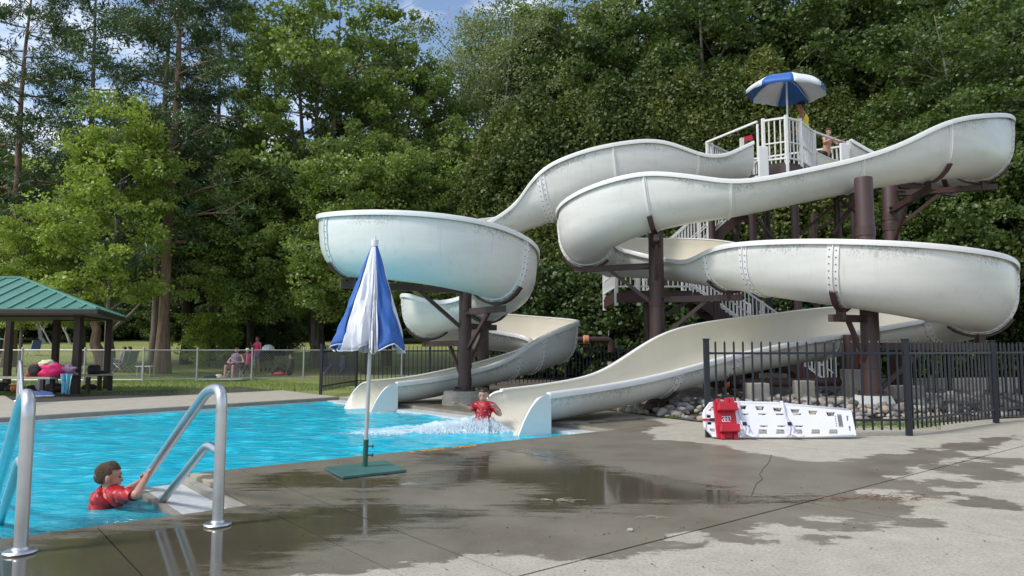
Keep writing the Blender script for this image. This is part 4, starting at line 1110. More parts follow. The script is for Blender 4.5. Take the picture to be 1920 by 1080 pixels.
for i, (px, Y, pr, sc, lb) in enumerate(((1330,38,mapB,1.22,'tall green maple behind the cedars left of the open umbrella'),(1460,39,mapA,1.16,'tall many-stemmed maple behind the cedars over the platform'),(1700,38,mapB,1.25,'tall green maple behind the cedars near the upper slide bend'),(1120,41,mapB,1.2,'green maple behind the left cedars, right of the sparse trees'),(1800,37,mapA,1.15,'tall many-stemmed maple in the upper right corner'),(2000,36,mapB,1.25,'tall maple just outside the right edge'))):
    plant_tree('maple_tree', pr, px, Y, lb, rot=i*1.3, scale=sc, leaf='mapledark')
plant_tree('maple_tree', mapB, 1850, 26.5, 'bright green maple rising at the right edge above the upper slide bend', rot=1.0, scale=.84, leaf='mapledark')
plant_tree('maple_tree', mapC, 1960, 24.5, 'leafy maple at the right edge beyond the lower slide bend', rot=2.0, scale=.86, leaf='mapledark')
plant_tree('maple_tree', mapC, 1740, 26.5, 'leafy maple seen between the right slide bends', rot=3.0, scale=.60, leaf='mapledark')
for i in range(24):
    px = 1000+i*46; plant_tree('shrub', brush, px, 27.2+1.0*math.sin(i*1.9), 'dark shrub in the shade under the cedars', 'shrub', scale=.78+.15*math.sin(i*1.3), group='shrubs in shade under the cedars')

# ------------------------------------------------------------------ fences
def chain_fence():
    pts_px = [(-330,25.9,724),(-120,25.3,722),(40,24.9,720),(158,24.9,718),(268,25.1,714),(369,25.9,711.5),(472,26.7,710.6),(569,27.5,708),(668,28.2,706),(753,28.9,704),(870,29.6,703),(990,30.4,702)]
    Q = [Vector((X(px, Y, .3), Y, 0)) for px, Y, _ in pts_px]
    root = thing('chain_link_fence', Q[4], 'silver chain link fence between the pool deck grass and the lawn', 'fence')
    H_ = 1.09
    for q in Q:
        z = terz(q.x, q.y); mb = MB(); mb.tube([(q.x, q.y, z-.1), (q.x, q.y, H_+.02)], .032, 8); mb.lathe((q.x, q.y, H_+.02), [(.04,0),(.04,.03),(.01,.06)], 8); mb.build('post', M['galv'], root, smooth=True)
    for a, b in zip(Q[:-1], Q[1:]):
        for z, nm in ((H_-.02, 'top_rail'), (.04, 'bottom_rail')):
            mb = MB(); mb.tube([(a.x, a.y, z), (b.x, b.y, z)], .022, 6); mb.build(nm, M['galv'], root, smooth=True)
        mb = MB(); d = (b-a); L_ = d.length; d.normalize(); h = H_-.08; sp = .085
        for sg in (1, -1):
            x = -h
            while x < L_+h:
                x0, x1 = (x, x+h) if sg == 1 else (x+h, x)
                z0, z1 = .05, .05+h
                def clip(xa, za, xb, zb):
                    if max(xa, xb) < 0 or min(xa, xb) > L_: return None
                    def at(xx): return za+(zb-za)*(xx-xa)/(xb-xa)
                    if xa < 0: za_, xa_ = at(0), 0
                    elif xa > L_: za_, xa_ = at(L_), L_
                    else: za_, xa_ = za, xa
                    if xb < 0: zb_, xb_ = at(0), 0
                    elif xb > L_: zb_, xb_ = at(L_), L_
                    else: zb_, xb_ = zb, xb
                    return xa_, za_, xb_, zb_
                c = clip(x0, z0, x1, z1)
                if c:
                    p0 = a+d*c[0]+Vector((0, 0, c[1])); p1 = a+d*c[2]+Vector((0, 0, c[3]))
                    if (p1-p0).length > .01: mb.tube([p0, p1], .0042, 3, False)
                x += sp
        o = mb.build('wire_mesh', M['wire'], root); tag(o, kind='stuff')
chain_fence()
pk = {}
def picket_mesh(h, z0, s=.019):
    k = (round(h, 3), round(z0, 3), s)
    if k not in pk:
        mb = MB(); mb.box((0, 0, (h+z0)/2), (s, s, h-z0)); mb.lathe((0, 0, h), [(s*.6, 0), (.002, .02)], 4, False); pk[k] = mb.mesh('picket', M['blackmetal'])
    return pk[k]
def black_fence(posts, label, spacings, h=1.19, post_s=.065, H_post=1.22, first=True):
    base = Vector((posts[0][0], posts[0][1], 0))
    root = thing('black_fence', base, label, 'fence')
    for p in posts:
        mb = MB(); mb.box((p[0], p[1], H_post/2-.03), (post_s, post_s, H_post+.06)); mb.box((p[0], p[1], H_post+.008), (post_s+.014, post_s+.014, .016)); mb.build('post', M['blackmetal'], root, bevel=.004)
    for (a, b), sp in zip(zip(posts[:-1], posts[1:]), spacings):
        a = Vector((a[0], a[1], 0)); b = Vector((b[0], b[1], 0)); d = b-a; L_ = d.length; d.normalize()
        for z in (1.05, .20):
            mb = MB(); mb.bar(a+Vector((0,0,z)), b+Vector((0,0,z)), .026, .028); mb.build('rail', M['blackmetal'], root)
        n = int(L_/sp); me = picket_mesh(h, .075)
        for k in range(1, n):
            o = bpy.data.objects.new('picket', me); COL.objects.link(o); o.parent = root
            o.location = a+d*(L_*k/n)-base; o.rotation_euler.z = math.atan2(d.y, d.x)
    return root
g1 = G(1328, 820); g2 = G(1705, 817); g3 = G(1868, 793); g4 = g3+(g3-g2).normalized()*2.4+Vector((.55,0,0)); g5 = g4+Vector((2.2,1.2,0))
black_fence([g1, g2, g3, g4, g5], 'black picket fence in front of the rocks at the right, spinal board leaning on it', (.118,.118,.118,.12))
black_fence([Vector((X(1915,13.9,.6),13.9,0)), Vector((X(1780,14.6,.6),14.6,0)), Vector((X(1700,15.2,.6),15.2,0))][::-1], 'far run of black picket fence in shade behind the right slide supports', (.12,.12))
h1 = G(601, 740); h2 = G(668, 727)
hp = [h1, h2]+[Vector((X(px, Y, .5), Y, 0)) for px, Y in ((806,21.2),(930,21.9),(1060,22.6),(1160,23.2),(1262,23.8))]
black_fence(hp, 'black picket fence on the far deck behind the left slide mouth', (.115,.12,.12,.12,.12,.12))

# ------------------------------------------------------------------ pavilion
def pavilion(base_pts, label, zt=2.0, peak=None, simple=False):
    root = thing('pavilion', (base_pts[0][0], base_pts[0][1], 0), label, 'pavilion'); return root
pvY = 18.2
pf = [Vector((X(145,17.8,1),17.8,0)), Vector((X(202,20.3,1),20.3,0)), Vector((X(104,20.6,1),20.6,0)), Vector((X(-190,17.6,1),17.6,0)), Vector((X(-190,22,1),22,0))]
cx_ = X(0, 19, 2)-.1; 
pav = thing('pavilion', (X(40,19.5,1), 19.5, 0), 'open pavilion with a green standing seam metal roof and dark brown posts', 'pavilion')
for q, s_ in ((pf[0], .16), (pf[1], .13), (pf[2], .15), (pf[3], .2), (pf[4], .2), (Vector((X(-10,22,1),22.6,0)), .17)):
    mb = MB(); mb.box((q.x, q.y, 1.08), (s_, s_, 2.16)); mb.build('post', M['darkbrown'], pav, bevel=.01)
ez = 2.07
E = [Vector((X(-330,16.5,2),16.9,ez)), Vector((X(183,17.0,2),17.0,ez)), Vector((X(245,21.9,2),21.6,ez)), Vector((X(-330,22,2),21.6,ez))]
pk0 = P(38, 521, 19.2); pk1 = Vector((pk0.x-4.2, pk0.y, pk0.z)); 
mb = MB(); vs = [E[0], E[1], E[2], E[3], pk0, pk1]; fs = [(0,1,4,5), (1,2,4), (2,3,5,4), (3,0,5)]
th = Vector((0,0,-.04)); vs2 = [v+th for v in vs]
mb.add(vs+vs2, fs+[tuple(reversed([i+6 for i in f])) for f in fs]+[(0,6,7,1),(1,7,8,2),(2,8,9,3),(3,9,6,0)])
rf = mb.build('roof', M['tealroof'], pav)
def rib(a, b, w_=.05, h_=.045): m_ = MB(); m_.bar(a+Vector((0,0,.015)), b+Vector((0,0,.015)), w_, h_); m_.build('roof_rib', M['tealrib'], rf)
def inter(a, b, t): return a.lerp(b, t)
rib(E[1], pk0, .09, .05); rib(E[2], pk0, .09, .05); rib(E[0], pk1, .09, .05); rib(pk1, pk0, .12, .05)
x = E[1].x-.42
while x > E[0].x:
    f = (x-E[0].x)/(E[1].x-E[0].x); a = E[0].lerp(E[1], f)
    if x > pk0.x: t = (E[1].x-x)/(E[1].x-pk0.x); b = E[1].lerp(pk0, t)
    elif x < pk1.x: break
    else: b = pk1.lerp(pk0, (x-pk1.x)/(pk0.x-pk1.x))
    rib(a, b); x -= .42
for k in range(1, 11):
    f = k/11; a = E[1].lerp(E[2], f); fm = (pk0.y-E[1].y)/(E[2].y-E[1].y)
    b = E[1].lerp(pk0, f/fm) if f < fm else E[2].lerp(pk0, (1-f)/(1-fm)); rib(a, b, .03, .03)
mb = MB()
for a, b in ((E[0], E[1]), (E[1], E[2]), (E[2], E[3])): mb.bar(a-Vector((0,0,.075)), b-Vector((0,0,.075)), .03, .10)
mb.build('fascia', M['darkbrown'], pav)
mb = MB(); mb.add([v+Vector((0,0,-.13)) for v in E], [(3,2,1,0)]); mb.build('soffit', M['soffit'], pav)
mb = MB(); a = pf[0]; b = pf[1]; mb.bar((a.x,a.y,1.98),(b.x,b.y,1.98),.1,.16); mb.bar((a.x,a.y,1.98),(pf[3].x,pf[3].y,1.98),.1,.16); mb.bar((b.x,b.y,1.98),(pf[2].x,pf[2].y,1.98),.1,.14); mb.build('beam', M['darkbrown'], pav)
mb = MB(); q = P(119, 594, 20.2); mb.box(q, (.18,.12,.12)); mb.build('floodlight', M['black'], pav)
p2_ = thing('pavilion', (X(-60,44,1), 44, terz(X(-60,44,1), 44)), 'second smaller green roofed shelter far off at the left edge', 'pavilion')
z2 = P(20, 637, 44).z; xr = X(20,44,z2); mb = MB(); mb.add([(xr,44,z2),(xr-6,41,z2),(xr-6,47,z2),(xr-6,44,z2+1.0),(xr-12,44,z2)],[(0,3,1),(0,2,3),(1,3,4),(2,4,3),(0,1,4,2)]); mb.build('roof', M['tealroof'], p2_)
mb = MB(); xq = X(0,44,1.5); mb.box((xq,44,z2/2+.4), (.22,.22,z2-.75)); mb.build('post', M['darkbrown'], p2_)

# benches under the pavilion
def bench(a, b, z, label, w_=.42):
    a = Vector(a); b = Vector(b); d = (b-a).normalized(); n = Vector((-d.y, d.x, 0))
    root = thing('bench', (a+b)/2, label, 'bench', 'benches under the pavilion')
    for k in (-1, 0, 1):
        mb = MB(); o_ = n*(w_/3)*k; mb.bar(a+o_+Vector((0,0,z)), b+o_+Vector((0,0,z)), w_/3-.012, .045); mb.build('seat_plank', M['benchtop'], root)
    L_ = (b-a).length
    for t in (.06, .94):
        for k in (-1, 1):
            q = a.lerp(b, t)+n*(w_*.36)*k; mb = MB(); mb.box((q.x, q.y, z/2-.02), (.085, .085, z-.04)); mb.build('leg', M['darkbrown'], root)
    return root
b1a = Vector((X(106,17.3,.4), 17.3, 0)); b1b = Vector((X(-160,17.9,.4), 17.9, 0)); bench(b1b, b1a, .42, 'long bench left of the front pavilion post, piled with bags')
b2a = Vector((X(152,18.4,.4), 18.4, 0)); b2b = Vector((X(200,19.4,.4), 19.4, 0)); bench(b2a, b2b, .43, 'short bench between the pavilion posts with a small black bag')
def lump(name, c, r, m, label, cat, seed=1, sub=None, group=None, rough=.16, sub_m=None):
    g = random.Random(seed); bm = bmesh.new(); bmesh.ops.create_icosphere(bm, subdivisions=3, radius=1)
    ph = [(g.uniform(1, 4), g.uniform(0, 6), g.uniform(-1, 1), g.uniform(-1, 1)) for _ in range(6)]
    for v in bm.verts:
        d = v.co.normalized(); k = 1+rough*sum(math.sin(a*3*(d.x*u+d.z)+b+d.y*w2*4) for a, b, u, w2 in ph)/3
        x, y, z = d.x*k, d.y*k, d.z*k
        # boxier
        x = math.copysign(abs(x)**.75, x); z = math.copysign(abs(z)**.8, z)
        v.co = Vector((x*r[0], y*r[1], max(z, -.75)*r[2]))
    me = bpy.data.meshes.new(name); bm.to_mesh(me); bm.free(); me.materials.append(M[m]); me.shade_smooth()
    o = bpy.data.objects.new(name, me); COL.objects.link(o); o.location = c
    return tag(o, label, cat, group)
def at(px, py, Y): return P(px, py, Y)
bz = .445
def onbench(px, Y, h): return Vector((X(px, Y, .5), Y, bz+.75*h))
o = thing('backpack', onbench(67,17.35,.17)-Vector((0,0,.12)), 'black and red backpack at the left of the pink bag on the long bench', 'backpack')
b_ = lump('pack_body', (0,0,.10), (.20,.13,.20), 'red', None, None, 3); b_.parent = o
b_ = lump('front_pocket', (.03,-.09,.14), (.15,.08,.17), 'black', None, None, 4); b_.parent = o
lump('tote_bag', onbench(97,17.35,.19), (.30,.19,.19), 'pink', 'hot pink tote bag sagging on the long bench', 'bag', 9, rough=.3)
lump('towel', onbench(88,17.3,.19)+Vector((-.02,.02,.16)), (.17,.12,.09), 'cream', 'pale yellow towel lying over the pink tote bag', 'towel', 7, rough=.5)
tw_ = thing('towel', onbench(126,17.45,.1), 'purple print towel bundled at the right end of the long bench', 'towel')
b_ = lump('bundle', (0,0,.06), (.16,.15,.15), 'purple', None, None, 12, rough=.5); b_.parent = tw_
def cloth_hang(name, c, wd, h, m, label, cat, seed=1):
    g = random.Random(seed); mb = MB(); K, J = 14, 10; vs = []
    for j in range(J+1):
        f = j/J
        for k in range(K+1):
            u = k/K-.5; vs.append(Vector(c)+Vector((u*wd*(1-.35*f), .045*math.sin(u*17+seed)*(.4+f)+.02*math.sin(u*31), -h*f+.03*math.sin(u*9+2)*f)))
    n = len(vs); off = [v+Vector((0,.008,0)) for v in vs]
    F_ = [(j*(K+1)+k, j*(K+1)+k+1, (j+1)*(K+1)+k+1, (j+1)*(K+1)+k) for j in range(J) for k in range(K)]
    mb.add(vs+off, F_+[tuple(reversed([i+n for i in f])) for f in F_]); o = mb.build(name, M[m], None, c, smooth=True)
    return tag(o, label, cat)
cloth_hang('towel', (X(126,17.15,.5), 17.12, .52), .30, .46, 'teal', 'teal and white towel hanging over the bench front toward the ground', 'towel', 3)
lump('bag', Vector((X(174,18.75,.5),18.8,.43+.12)), (.16,.11,.15), 'black', 'small black bag on the short bench beside a clear bottle', 'bag', 14)
lump('bag', Vector((X(190,19.1,.5),19.15,.43+.05)), (.13,.08,.06), 'black', 'flat dark red trimmed pouch beside the right pavilion post', 'bag', 15)
mb = MB(); q = Vector((X(183.5,18.85,.5),18.85,.43)); mb.lathe(q, [(.04,0),(.045,.02),(.045,.16),(.02,.20),(.02,.23)], 12); tag(mb.build('bottle', M['greyplastic'], None, q, smooth=True), 'clear grey drink bottle on the short bench', 'bottle')
for i, (px, Y, m, lb, cat, rr) in enumerate(((1,19.2,'black','dark bundle on the ground at the far left edge under the bench','bag',(.22,.15,.13)),(19,19,'black','black bag on the ground beside an orange ball','bag',(.13,.1,.09)),(62,18.9,'black','dark bag under the middle of the long bench','bag',(.16,.12,.10)),(110,18.6,'black','black bag on the ground behind the long bench leg','bag',(.34,.2,.13)),(88,18.7,'greyplastic','pale grey cooler bag standing under the long bench','bag',(.26,.17,.24)),(168,19.9,'black','dark shoes bundle under the short bench','shoes',(.2,.12,.08)))):
    lump('bag', (X(px,Y,.1), Y, rr[2]*.72), rr, m, lb, cat, 20+i)
q = Vector((X(27,18.6,.1), 18.6, .1)); mb = MB(); mb.ball(q, .1, 16, 10); o = mb.build('ball', M['orange'], None, q, smooth=True); tag(o, 'small orange ball on the ground at the left', 'ball')
def shoe(px, Y, label, m='bluechair', rz=1.3):
    c = Vector((X(px, Y, .05), Y, 0)); o = thing('sneaker', c, label, 'shoe', 'pair of blue shoes on the deck'); o.rotation_euler.z = rz
    mb = MB(); mb.prism([(.15,-.03),(.15,.03),(.05,.055),(-.10,.045),(-.14,.0),(-.10,-.045),(.05,-.055)], .0, .03); a = mb.build('sole', M['boardwhite'], None); a.parent = o
    mb = MB(); vs = []; K = 8
    for k in range(K+1):
        f = k/K; xx = -.13+.26*f; hh = .095*(1-f)**.5+.03 if f < .97 else .035; ww = .045+.012*math.sin(f*3)
        vs += [Vector((xx, -ww, .03)), Vector((xx, -ww*.6, .03+hh*.85)), Vector((xx, ww*.6, .03+hh*.85)), Vector((xx, ww, .03))]
    fs = [(k*4+j, k*4+j+1, k*4+j+5, k*4+j+4) for k in range(K) for j in range(3)]+[(0,3,2,1),(K*4,K*4+1,K*4+2,K*4+3)]
    mb.add(vs, fs); a = mb.build('upper', M[m], None, smooth=True); a.parent = o
shoe(72, 16.95, 'left one of the blue and white shoes on the far deck', rz=.2); shoe(88, 17.0, 'right one of the blue and white shoes on the far deck', rz=.35)

# ------------------------------------------------------------------ pool handrails
def round_path(pts, rad=.1, n=6):
    out = [Vector(pts[0])]
    for i in range(1, len(pts)-1):
        a, b, c = Vector(pts[i-1]), Vector(pts[i]), Vector(pts[i+1])
        r = min(rad, (a-b).length*.45, (c-b).length*.45); p = b+(a-b).normalized()*r; q = b+(c-b).normalized()*r
        for k in range(n+1):
            t = k/n; out.append(p*(1-t)**2+b*2*t*(1-t)+q*t*t)
    out.append(Vector(pts[-1])); return out
def handrail(base, dr, label, r=.0345, flip=1):
    d = Vector(dr); root = thing('pool_handrail', base, label, 'handrail', 'steel handrails at the pool steps')
    b = Vector(base); Z = Vector((0,0,1))
    mb = MB(); mb.tube(round_path([b, b+Z*.855, b+d*.30+Z*.83, b+d*2.1-Z*.05, b+d*2.45-Z*.24, b+d*2.48-Z*1.0], .13, 8), r, 18); mb.build('main_rail', M['steel'], root, smooth=True)
    mb = MB(); mb.tube(round_path([b+Z*.45, b+d*.27+Z*.475, b+d*1.37-Z*.07, b+d*1.75-Z*.28, b+d*1.78-Z*.9], .10, 6), r*.82, 14); mb.build('lower_rail', M['steel'], root, smooth=True)
    mb = MB(); mb.lathe(b, [(.080, 0), (.085, .008), (.078, .018), (.044, .022), (.038, .034)], 28); mb.build('floor_flange', M['steel'], root, smooth=True)
hrB = G(408, 985)
handrail(hrB, V, 'steel pool handrail right of centre, the one the boy is gripping')
handrail(G(38, 1037), V, 'steel pool handrail cut by the left edge of the photo, nearest the camera')
fb = G(33, 752); handrail(fb, (G(55, 785, WZ)-fb).normalized()*Vector((1,1,0)).length/1.414, 'distant steel handrail on the far side of the pool at the left')

# far side step recess: white ledge
fr = thing('pool_step_landing', UV(-6.2, 7.2, -.09), 'white step recess at the far left pool edge below the distant handrail', 'pool step')
mb = MB(); q = [G(60, 783, -.07), G(100, 777, -.07), G(72, 764, -.07), G(0, 766, -.07), G(-10, 783, -.07)]
mb.prism([(p.x, p.y) for p in q], -.3, -.07); mb.build('step_tread', M['gutter'], fr)

# depth markings
def text_obj(name, body, size, m, loc, rot, parent=None, ext=.0012):
    c = bpy.data.curves.new(name, 'FONT'); c.body = body; c.size = size; c.extrude = ext; c.align_x = 'CENTER'; c.align_y = 'CENTER'; c.offset = size*.018
    o = bpy.data.objects.new(name, c); COL.objects.link(o)
    dg = bpy.context.evaluated_depsgraph_get(); me = bpy.data.meshes.new_from_object(o.evaluated_get(dg)); bpy.data.objects.remove(o)
    me.materials.clear(); me.materials.append(M[m]); q = bpy.data.objects.new(name, me); COL.objects.link(q); q.location = loc; q.rotation_euler = rot; q.parent = parent
    return q
tm = G(840, 843); mk = thing('depth_marking', (tm.x, tm.y, .003), 'worn orange 3 FEET DEEP lettering on the near pool edge', 'depth marking')
tu, tv = toUV(tm); a = UV(tu, .02-.14, .005)
t_ = text_obj('lettering', '3  FEET  DEEP', .155, 'orangepaint', (0,0,0), (0, 0, UANG)); t_.parent = mk; t_.location = Vector((a.x, a.y, .004))-mk.location
fm = G(392, 757); fu, fv = toUV(fm)
ang = math.atan2((UV(-1, vfar-FS)-UV(0, vfar)).y, (UV(-1, vfar-FS)-UV(0, vfar)).x)+math.pi
fd = Vector((math.cos(ang), math.sin(ang), 0)); mk2 = thing('depth_marking', (0, 0, 0), 'yellow depth plate with black FEET DEEP lettering on the far pool edge', 'depth marking')
fpos = UV(fu, vfar+FS*fu-.012, -.052); mk2.location = fpos
mb = MB(); mb.bar(fpos-fd*.50, fpos+fd*.50, .012, .088); mb.build('plate', M['yellowpaint'], mk2)
t_ = text_obj('lettering', '3 FEET DEEP', .105, 'ink', (0,0,0), (math.pi/2, 0, ang)); t_.parent = mk2; t_.location = Vector((fd.y, -fd.x, 0))*.009

# ------------------------------------------------------------------ closed umbrella
ub = G(684, 880); ut = P(703, 452, ub.y+.02)
um = thing('closed_umbrella', ub, 'folded blue and white pool umbrella on a square green base plate', 'umbrella')
ax = (ut-ub); AL = ax.length; ax.normalize()
q = [G(608, 881), G(722, 868), G(762, 886), G(643, 899)]
mb = MB(); mb.prism([(p.x, p.y) for p in q], .004, .026); mb.build('base_plate', M['plate'], um, bevel=.003)
mb = MB(); mb.tube([ub+ax*.02, ub+ax*.27], .024, 16); s_ = mb.build('sleeve', M['sleeve'], um, smooth=True)
for z in (.13, .21): mb = MB(); c = ub+ax*z; mb.tube([c+Vector((.02,-.005,0)), c+Vector((.075,-.01,0))], .006, 8); mb.tube([c+Vector((.066,-.012,-.018)), c+Vector((.066,-.012,.018))], .005, 6); mb.build('set_screw', M['darkbrown'], s_)
mb = MB(); mb.tube([ub+ax*.2, ub+ax*(AL-.02)], .0185, 14); mb.build('pole', M['galv'], um, smooth=True)
mb = MB(); mb.tube([ub+ax*(AL-.05), ub+ax*(AL+.01), ub+ax*(AL+.012), ub+ax*(AL+.045)], [.034, .034, .011, .011], 12); mb.build('finial', M['whitecanvas'], um, smooth=True)
# panels: angle ranges in degrees, -90 faces the camera
pan = [(-197,-136,'b'),(-136,-82,'w'),(-82,-68,'w2'),(-68,-8,'b'),(-8,40,'w'),(40,92,'b'),(92,128,'w'),(128,163,'b')]
Hc = P(703, 458, ut.y).z-P(700, 652, ut.y).z
top = ub+ax*(AL-.03); g = random.Random(4)
for k, (a0, a1, cc) in enumerate(pan):
    if cc == 'w2': cc = 'w'
    nA, nT = 16, 26; vs = []
    fold = g.uniform(0, 6.28); hem = g.uniform(-.02, .03)
    for j in range(nT+1):
        t = j/nT
        for i in range(nA+1):
            f = i/nA; an = R(a0+(a1-a0)*f)
            r = .018+.285*t**.92
            r *= 1+.13*math.sin(f*math.pi)*(1 if cc == 'b' else .35)*t
            r *= 1-.16*t*abs(math.sin(f*math.pi*(3 if cc == 'w' else 2)+fold))*(1.1 if cc == 'w' else .45)
            r += .022*t*math.sin(f*9+t*6+fold)+.013*t*math.sin(f*17-t*11)+.006*t*math.sin(f*33+t*23+k)
            if k == 1 and t > .55: r += .05*math.sin((t-.55)*9)*math.exp(-((f-.55)/.22)**2)*(1 if f < .8 else .3)
            z = t*Hc*(1+.06*math.sin(f*math.pi)*(1 if cc == 'w' else .3)+hem*math.sin(f*math.pi))
            if cc == 'w' and k == 1: z = t*Hc*(1.03-.14*max(0, f-.45)*t)
            if cc == 'b': z = t*Hc*(1+.035*math.cos(f*math.pi*2+(.5 if k else 3.5)))
            sx = 1.06
            c = top-ax*z; vs.append(c+Vector((math.cos(an)*r*sx, math.sin(an)*r*.9, 0)))
    F_ = [(j*(nA+1)+i, j*(nA+1)+i+1, (j+1)*(nA+1)+i+1, (j+1)*(nA+1)+i) for j in range(nT) for i in range(nA)]
    mb = MB(); mb.add(vs, F_)
    o = mb.build('canopy_panel', M['bluecanvas' if cc == 'b' else 'whitecanvas'], um, smooth=True)
    sm = o.modifiers.new('thick', 'SOLIDIFY'); sm.thickness = .003
    hemp = [vs[nT*(nA+1)+i] for i in range(nA+1)]
    mb = MB(); mb.tube(hemp, .006, 5); mb.build('hem_binding', M['whitecanvas'], o, smooth=True)
    mb = MB(); mb.tube([vs[j*(nA+1)] for j in range(nT+1)], .0035, 4); mb.build('seam_piping', M['whitecanvas'], o, smooth=True)

# ------------------------------------------------------------------ open umbrella on the tower
oc = Vector((X(1476, 16.9, 6.5), 16.9, DZ)); rim = .93
ou = thing('open_umbrella', oc, 'open blue and white umbrella shading the slide platform', 'umbrella')
tilt = Matrix.Rotation(R(4), 3, 'Y') @ Matrix.Rotation(R(2), 3, 'X')
ztop = P(1477, 143, 16.9).z; 
mb = MB(); mb.tube([oc, Vector((oc.x+.02, oc.y, ztop+.03))], .022, 12); mb.build('pole', M['white'], ou, smooth=True)
mb = MB(); mb.lathe((oc.x+.02, oc.y, ztop+.01), [(.03,0),(.02,.03),(.006,.06)], 8); mb.build('finial', M['white'], ou)
C_ = Vector((oc.x+.02, oc.y, ztop))
for k in range(8):
    a0 = R(-145+45*k); a1 = a0+R(45); m_ = 'bluecanvas' if k % 2 == 0 else 'whitecanvas'
    nA, nT = 8, 10; vs = []
    for j in range(nT+1):
        t = j/nT
        for i in range(nA+1):
            f = i/nA; an = a0+(a1-a0)*f
            pinch = 1-(.055*math.sin(f*math.pi))*t
            r = rim*math.sin(t*1.15)/math.sin(1.15)*pinch
            z = -.36*(1-math.cos(t*1.25))/(1-math.cos(1.25))-.03*math.sin(f*math.pi)*(1-t)*t*2
            vs.append(C_+tilt @ Vector((math.cos(an)*r, math.sin(an)*r, z)))
    F_ = [(j*(nA+1)+i, j*(nA+1)+i+1, (j+1)*(nA+1)+i+1, (j+1)*(nA+1)+i) for j in range(nT) for i in range(nA)]
    # valance
    b = len(vs)
    for i in range(nA+1):
        p = vs[nT*(nA+1)+i]; vs.append(p+Vector((0, 0, -.085-.012*math.sin(i*1.1))))
    F_ += [(nT*(nA+1)+i, nT*(nA+1)+i+1, b+i+1, b+i) for i in range(nA)]
    mb = MB(); mb.add(vs, F_); o = mb.build('canopy_panel', M[m_], ou, smooth=True); sm = o.modifiers.new('thick', 'SOLIDIFY'); sm.thickness = .004
    mb = MB(); e = C_+tilt @ Vector((math.cos(a0)*rim, math.sin(a0)*rim, -.36)); mb.tube([C_+Vector((0,0,-.03)), C_.lerp(e, .5)+Vector((0,0,.06)), e], .006, 5); mb.build('rib', M['white'], ou)

# ------------------------------------------------------------------ spinal board
BL, BH = 1.86, .43
bd = thing('spinal_board', G(1470, 822), 'white plastic spinal rescue board on its side, leaning on the black fence', 'rescue board')
cu = bpy.data.curves.new('board', 'CURVE'); cu.dimensions = '2D'; cu.fill_mode = 'BOTH'; cu.extrude = .018; cu.bevel_depth = .006; cu.bevel_resolution = 1
def spl(pts):
    s_ = cu.splines.new('POLY'); s_.points.add(len(pts)-1); s_.use_cyclic_u = True
    for p, q in zip(s_.points, pts): p.co = (q[0], q[1], 0, 1)
spl([(0,.13),(.0,.30),(.10,.425),(.22,.445),(.9,.43),(1.82,.345),(1.86,.33),(1.87,.03),(1.85,.012),(1.2,.0),(.2,.0),(.09,.02)])
def trap(cx, cy, w_, h_, inv): 
    k = .72; return [(cx-w_/2*(1 if inv else k), cy-h_/2), (cx+w_/2*(1 if inv else k), cy-h_/2), (cx+w_/2*(k if inv else 1), cy+h_/2), (cx-w_/2*(k if inv else 1), cy+h_/2)]
for x in (.50, .72, .94, 1.16, 1.38, 1.60):
    spl(trap(x, .068, .14, .062, True)[::-1]); spl(trap(x, .372-.085*max(0, x-.6), .13, .06, False)[::-1])
for x in (.52, .74, .96, 1.18):
    for y in (.135, .285): spl([(x-.055, y-.015), (x-.055, y+.015), (x+.055, y+.015), (x+.055, y-.015)])
spl([(1.79,.07),(1.79,.14),(1.825,.14),(1.832,.07)]); spl([(1.785,.20),(1.785,.27),(1.82,.27),(1.825,.20)])
spl([(.035,.15),(.035,.20),(.10,.20),(.10,.15)]); spl([(.035,.235),(.035,.285),(.10,.285),(.10,.235)]); spl([(.07,.07),(.05,.11),(.13,.11),(.13,.05)]); spl([(.06,.325),(.12,.39),(.15,.39),(.15,.325)])
to = bpy.data.objects.new('tmp', cu); COL.objects.link(to)
bme = bpy.data.meshes.new_from_object(to.evaluated_get(bpy.context.evaluated_depsgraph_get())); bpy.data.objects.remove(to)
bme.materials.clear(); bme.materials.append(M['boardwhite'])
BB0 = G(1322, 823); BB1 = G(1604, 823); bdx = (BB1-BB0); bdx.z = 0; sc_ = bdx.length/1.87; bdx.normalize()
lean = R(17); bn = Vector((-bdx.y, bdx.x, 0)); bup = (Vector((0,0,1))*math.cos(lean)+bn*math.sin(lean)); bfn = bdx.cross(bup)
BM = Matrix((bdx, bup, bfn)).transposed().to_4x4(); BM.translation = BB0+Vector((0,0,.016))+bfn*.01
BM = BM @ Matrix.Scale(sc_, 4)
def board_part(name, me, mloc=None):
    o = bpy.data.objects.new(name, me); COL.objects.link(o); o.parent = bd; o.matrix_local = Matrix.Translation(-bd.location) @ BM @ (mloc or Matrix.Identity(4)); return o
board_part('board', bme)
def bpart(name, mb, m, smooth=False, bevel=0):
    o = board_part(name, mb.mesh(name, M[m], (0,0,0), smooth))
    if bevel: b = o.modifiers.new('b', 'BEVEL'); b.width = bevel; b.segments = 2
    return o
mb = MB(); mb.tube([(.02,.10,.012),(.02,.33,.012),(.10,.425,.012),(.24,.443,.012),(.9,.428,.012),(1.83,.342,.012)], .017, 8); bpart('edge_bead', mb, 'boardwhite', True)
mb = MB(); mb.tube([(.08,.02,.012),(.2,.008,.012),(1.2,.008,.012),(1.85,.02,.012)], .017, 8); bpart('edge_bead', mb, 'boardwhite', True)
